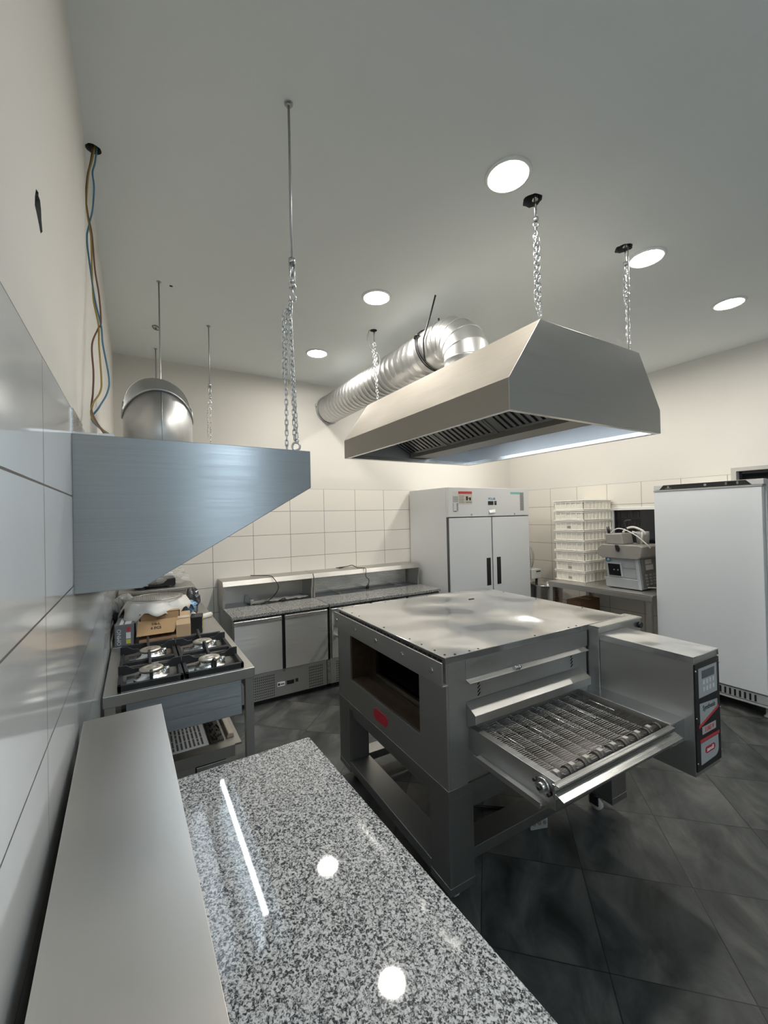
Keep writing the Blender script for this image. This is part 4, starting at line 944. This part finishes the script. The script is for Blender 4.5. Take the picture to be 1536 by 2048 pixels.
s3_ = obj('sticker', MB().box(4.035, 4.205, YF_-.001, YF_, 1.898, 1.925), TEAL, fg_, label='teal strip sticker')
s4_ = obj('sticker', MB().box(4.205, 4.275, YF_-.001, YF_, 1.69, 1.925), plain('sticker_grey', (.42, .42, .41), .5), fg_, label='narrow grey table of printed rows')
mb = MB()
for k in range(20): mb.box(4.208, 4.272, YF_-.0016, YF_-.001, 1.695+k*.0112, 1.700+k*.0112)
obj('print', mb, PGREY, s4_)
obj('paper_flap', MB().sheet([(3.655, YF_-.02, 1.668), (3.750, YF_-.015, 1.672), (3.765, YF_-.001, 1.712), (3.655, YF_-.001, 1.702)], .001), PAPER, fg_)

# ------------------------------------------------------------------ white single-door freezer on the right
fz = thing('freezer', 'white single-door upright freezer with black control strip, at the right edge', 'freezer', (4.57, 1.65, 0))
FX, f0, f1 = 4.215, 1.255, 2.045
SIDE = plain('grey_white_side', (.55, .55, .54), .5, 0, .02, 5)
obj('body', MB().box(FX+.062, XR-.012, f0-.012, f1-.004, .13, 1.885), SIDE, fz, bevel=.004)
d = obj('door', MB().box(FX, FX+.055, f0, f1, .185, 1.828), WHITE2, fz, bevel=.005)
obj('gasket', MB().box(FX+.053, FX+.064, f0+.006, f1-.01, .19, 1.82), GREYD, d)
obj('door_trim', MB().box(FX-.004, FX+.055, f0-.006, f1+.002, 1.829, 1.842), plain('trim_grey', (.36, .36, .36), .4), fz, bevel=.002)
tp = obj('header', MB().box(FX+.002, FX+.062, f0-.012, f1, 1.844, 1.888), plain('header_grey', (.52, .52, .51), .45), fz, bevel=.003)
obj('control_strip', MB().prism([(f1-.05, 1.846), (f1-.085, 1.886), (f0+.10, 1.886), (f0+.06, 1.846)], 'x', FX, FX+.004), BLACK, tp)
obj('display', MB().box(FX-.0015, FX+.001, f0+.165, f0+.215, 1.853, 1.880), BLACKG, tp)
many('button', [MB().box(FX-.0015, FX+.001, f0+.145, f0+.158, 1.856, 1.878), MB().box(FX-.0015, FX+.001, f0+.222, f0+.235, 1.856, 1.878)], GREYD, tp)
obj('lock', MB().cyl((FX-.005, 1.63, 1.866), (FX+.002, 1.63, 1.866), .010, 16), ST_B, tp)
obj('emblem', MB().ring((FX-.0005, f1-.125, 1.868), .008, .0012, 16, 6, (1, 0, 0)).box(FX-.0015, FX, f1-.15, f1-.10, 1.853, 1.857).box(FX-.0015, FX, f1-.128, f1-.122, 1.860, 1.876), GREYP, tp)
gl = obj('base_grille', MB().box(FX+.01, FX+.03, f0-.004, f1, .105, .175).box(FX+.004, FX+.03, f0-.004, f1, .085, .098), plain('grille_grey', (.40, .40, .39), .5), fz, bevel=.001)
mb = MB()
for k in range(22): y_ = f0+.075+k*.033; mb.box(FX+.0085, FX+.012, y_, y_+.013, .112, .165)
obj('grille_slot', mb, DARK, gl)
for x_ in (FX+.055, 4.85):
    for y_ in (f0+.02, f1-.04): obj('foot', MB().lathe([(.026, 0), (.026, .008), (.014, .02), (.012, .13)], (x_, y_, 0), 16), GREYP, fz)

# ------------------------------------------------------------------ steel table with crates and food cutter
TX, tz, ty0, ty1 = 4.16, .852, 2.065, 3.205
tb = thing('worktable', 'steel worktable along the right wall carrying the white crates', 'table', (4.54, 2.63, 0))
obj('top', MB().box(TX, XR-.012, ty0, ty1, tz-.014, tz).box(TX, TX+.008, ty0, ty1, tz-.06, tz-.014).box(TX+.008, XR-.012, ty1-.008, ty1, tz-.06, tz-.014), ST_S, tb, bevel=.002)
for x in (TX+.012, XR-.06):
    for y in (ty0+.012, ty1-.052): obj('leg', MB().box(x, x+.04, y, y+.04, 0, tz-.014), ST_S, tb)
obj('back_rail', MB().box(XR-.05, XR-.035, ty0+.05, ty1-.05, .70, .78), ST_S, tb)
obj('under_shelf', MB().box(TX+.05, XR-.06, ty0+.02, ty1-.02, .20, .22), ST_S, tb)
ub = thing('cardboard_box', 'brown carton on the shelf below the crate table', 'box', (4.6, 3.06, .22))
obj('carton', MB().box(4.42, 4.80, 2.97, 3.15, .22, .615), plain('dull_brown_card', (.24, .13, .07), .85), ub, bevel=.003)
obj('tape', MB().box(4.59, 4.64, 2.97, 3.15, .6145, .6165), CARD, ub)
cz = .118; bx0, bx1, by0, by1 = 4.342, 4.905, 2.845, 3.250
def crate():
    t = thing('dough_crate', 'white ribbed plastic dough crate at the bottom of the stack, resting on the table', 'crate', (4.62, 3.05, tz), group='stacked white dough crates')
    i = .012
    w_ = MB()
    zb_, zt_ = tz+.002, tz+cz-.003
    w_.box(bx0+i, bx1-i, by0+i, by1-i, zb_, zb_+.004)
    w_.box(bx0+i, bx0+i+.004, by0+i, by1-i, zb_, zt_).box(bx1-i-.004, bx1-i, by0+i, by1-i, zb_, zt_).box(bx0+i, bx1-i, by0+i, by0+i+.004, zb_, zt_).box(bx0+i, bx1-i, by1-i-.004, by1-i, zb_, zt_)
    rm = MB()
    for (za, zb2, k) in ((zt_-.010, zt_, 0), (zt_-.028, zt_-.020, .004), (zb_, zb_+.008, .005)):
        rm.box(bx0+k, bx0+i, by0+k, by1-k, za, zb2).box(bx1-i, bx1-k, by0+k, by1-k, za, zb2).box(bx0+i, bx1-i, by0+k, by0+i, za, zb2).box(bx0+i, bx1-i, by1-i, by1-k, za, zb2)
    obj('rim', rm, plain('pale_cream_plastic', (.86, .83, .75), .4), t, bevel=.0015)
    rb = w_
    for k in range(6): y_ = by0+.03+k*(by1-by0-.068)/5; rb.box(bx0+.004, bx0+i+.002, y_, y_+.008, zb_, zt_, 1); rb.box(bx1-i-.002, bx1-.004, y_, y_+.008, zb_, zt_, 1)
    for k in range(8): x_ = bx0+.03+k*(bx1-bx0-.068)/7; rb.box(x_, x_+.008, by0+.004, by0+i+.002, zb_, zt_, 1); rb.box(x_, x_+.008, by1-i-.002, by1-.004, zb_, zt_, 1)
    obj('tub', rb, [CREAM, plain('pale_cream_plastic', (.86, .83, .75), .4)], t)
    return t
c0_ = crate()
nm = ['second from the bottom of the stack', 'third from the bottom of the stack', 'fourth from the bottom of the stack', 'fourth from the top of the stack', 'third from the top of the stack', 'second from the top of the stack', 'topmost of the stack beside the window']
stk = [c0_]
for k, s_ in enumerate(nm): stk.append(dup(c0_, (4.62, 3.05, tz+cz*(k+1)), 'white ribbed plastic dough crate, '+s_))
for k in (0, 1, 5):
    z_ = tz+cz*k
    tg = MB().box(bx0+.007, bx0+.013, 3.02, 3.065, z_+.030, z_+.055)
    me = obj('label_holder', tg, GREYP, None); me.parent = stk[k]; me.data.transform(Matrix.Translation((-4.62, -3.05, -(tz+cz*k))))

# food cutter, its front leaning back
mc = thing('food_cutter', 'grey countertop dough and vegetable machine leaning on the table by the window', 'food machine', (4.30, 2.22, tz))
o = lambda n, mb, m_, par=mc, **k: obj(n, mb, m_, par, world=False, **k)
SL = .11
def sk(y, z): return (y+SL*z, z)      # the machine leans towards +y
def body(mb, x0, x1, y0, y1, z0, z1, mat=0): return mb.prism([sk(y0, z0), sk(y1, z0), sk(y1, z1), sk(y0, z1)], 'x', x0, x1, mat)
MG = plain('machine_grey', (.36, .375, .38), .4, .2, .05); MGD = plain('machine_dark_grey', (.17, .165, .155), .45, .2, .05); MGL = plain('machine_light', (.44, .46, .48), .4, .2)
b_ = o('body', body(body(MB(), .0, .36, .0, .335, .012, .32), -.004, .30, .02, .36, .012, .11), MG, bevel=.006)
o('corner_trim', body(MB(), -.006, .012, -.004, .026, .012, .32), MGL, bevel=.003)
o('window_panel', body(MB(), -.010, .002, .165, .315, .125, .265), MGL, bevel=.003)
o('window_glass', body(MB(), -.013, -.009, .180, .305, .135, .255), BLACKG)
for y_ in (.265, .225): o('window_knob', MB().cyl((-.018, y_, .195), (-.012, y_, .195), .006, 10), GREYP)
o('panel_seam', body(body(MB(), -.0015, .001, .03, .155, .215, .219), -.0015, .001, .03, .155, .119, .122), GREYD)
o('badge', MB().lathe([(.0, -.003), (.026, -.003), (.026, 0)], (-.004, .30+.033, .295), 20, ax='x'), plain('teal_blue_badge', (.06, .25, .34), .4))
o('badge_dot', MB().lathe([(.0, -.0045), (.012, -.0045), (.012, -.002)], (-.004, .296+.033, .298), 16, ax='x'), PAPER)
hd_ = o('head', MB().prism([(.025, .315), (.385, .315), (.455, .355), (.425, .42), (.38, .455), (.0, .455), (-.03, .44), (-.01, .335)], 'x', -.03, .37), plain('machine_head_grey', (.29, .275, .25), .45, .2), bevel=.006)
o('head_latch', MB().prism([(.205, .455), (.235, .455), (.225, .40), (.20, .385), (.19, .42)], 'x', -.05, -.028), BLACK, hd_, bevel=.004)
o('funnel', MB().prism([(.18, .455), (.36, .455), (.378, .565), (.20, .575)], 'x', .02, .22), plain('machine_head_grey', (.29, .275, .25), .45, .2), hd_, bevel=.012)
o('pusher_handle', MB().cyl((.06, .352, .56), (.06, .365, .64), .014, 14), BLACK)
o('second_funnel', MB().lathe([(.055, .0), (.062, .10), (.058, .13)], (.26, .11, .455), 24), MG, hd_)
o('coiled_hose', MB().tube(smooth_pts([(.20, .28, .575), (.20, .24, .615), (.20, .17, .63), (.20, .09, .60), (.21, .06, .56), (.22, .10, .56), (.21, .19, .58)], 6), .012, 10), plain('white_hose', (.66, .64, .60), .4))
o('guide_pole', MB().cyl((.20, .095, .455), (.20, .08, .60), .010, 12), plain('white_hose', (.66, .64, .60), .4))
o('cable_loop', MB().tube(smooth_pts([(.05, .33, .57), (.05, .27, .615), (.05, .20, .615), (.05, .08, .56), (.05, -.03, .47), (.08, -.05, .43)], 6), .006, 8), plain('white_hose', (.66, .64, .60), .4))
o('lever', MB().tube(smooth_pts([(.12, .20, .60), (.12, .22, .68), (.12, .20, .70), (.12, .15, .705)], 5), .009, 8), BLACK)
o('control_side', MB().prism([(.045, .03), (.34, .03), (.34, .31), (.045, .31)], 'y', -.006, .0).xf(Matrix(((1, 0, 0, 0), (0, 1, SL, 0), (0, 0, 1, 0), (0, 0, 0, 1)))), MGD)
for r_ in range(4):
    for c_ in range(3): o('button', MB().box(.09+c_*.075, .13+c_*.075, -.012, -.006, .05+r_*.030, .07+r_*.030).xf(Matrix(((1, 0, 0, 0), (0, 1, SL, 0), (0, 0, 1, 0), (0, 0, 0, 1)))), GREYP)
o('rating_plate', MB().box(.12, .24, -.008, -.006, .26, .305).box(.12, .26, -.008, -.006, .20, .25).xf(Matrix(((1, 0, 0, 0), (0, 1, SL, 0), (0, 0, 1, 0), (0, 0, 0, 1)))), plain('rating_plate', (.50, .49, .47), .5))
o('foot', MB().box(.01, .34, .03, .31, 0, .013), BLACK)
o('cord', MB().tube(smooth_pts([(.10, -.008, .03), (.20, -.05, .02), (.30, -.06, .012), (.34, -.04, .03)], 6), .006, 8), PAPER)

# ------------------------------------------------------------------ mixer between the cabinet and the table
mx_ = thing('dough_mixer', 'white spiral mixer with steel bowl between the refrigerator and the crate table', 'mixer', (4.66, 3.62, 0))
obj('column', MB().box(4.40, 4.57, 3.80, 3.98, 0, .80).box(4.42, 4.88, 3.42, 3.98, 0, .40), WHITE, mx_, bevel=.01)
hd2 = obj('head', MB().prism([(4.39, .80), (4.39, .925), (4.55, .925), (4.575, .915), (4.56, .80)], 'y', 3.62, 3.98), plain('mixer_cream', (.66, .65, .61), .4), mx_, bevel=.008)
obj('slot', MB().box(4.47, 4.55, 3.617, 3.623, .885, .90), BLACK, hd2)
obj('bowl', MB().lathe([(.0, .41), (.16, .41), (.19, .50), (.198, .715), (.205, .720), (.205, .730), (.193, .730), (.185, .50), (.155, .42), (.0, .42)], (4.60, 3.57, 0), 40), steel('mixer_bowl', (.40, .38, .36), .25, 'x'), mx_)
obj('spiral_arm', MB().cyl((4.52, 3.66, .46), (4.52, 3.66, .80), .016, 12), BLACK, mx_)
mb = MB()
for k in range(6):
    a = PI*k/6; mb.tube(smooth_pts([(4.435+.062*math.cos(a)*q, 3.70+.062*math.sin(a)*q, z_) for q, z_ in ((.45, .925), (.8, .99), (1, 1.07), (.85, 1.15), (.35, 1.21), (0, 1.225), (-.35, 1.21), (-.85, 1.15), (-1, 1.07), (-.8, .99), (-.45, .925))], 3), .003, 6)
obj('whisk', mb, ST_B, label='steel balloon whisk standing upright on the mixer head, beside the refrigerator', cat='whisk')

# ------------------------------------------------------------------ view and world
wd = bpy.data.worlds.new('world'); scn.world = wd; wd.use_nodes = True
wd.node_tree.nodes['Background'].inputs[0].default_value = (.02, .022, .026, 1); wd.node_tree.nodes['Background'].inputs[1].default_value = .2
vs_ = scn.view_settings; vs_.view_transform = 'Standard'; vs_.look = 'None'; vs_.gamma = 1; vs_.exposure = 0.54; vs_.use_curve_mapping = False
scn.cycles.max_bounces = 10; scn.cycles.diffuse_bounces = 6; scn.cycles.glossy_bounces = 5; scn.cycles.sample_clamp_indirect = 8
scn.cycles.use_denoising = True
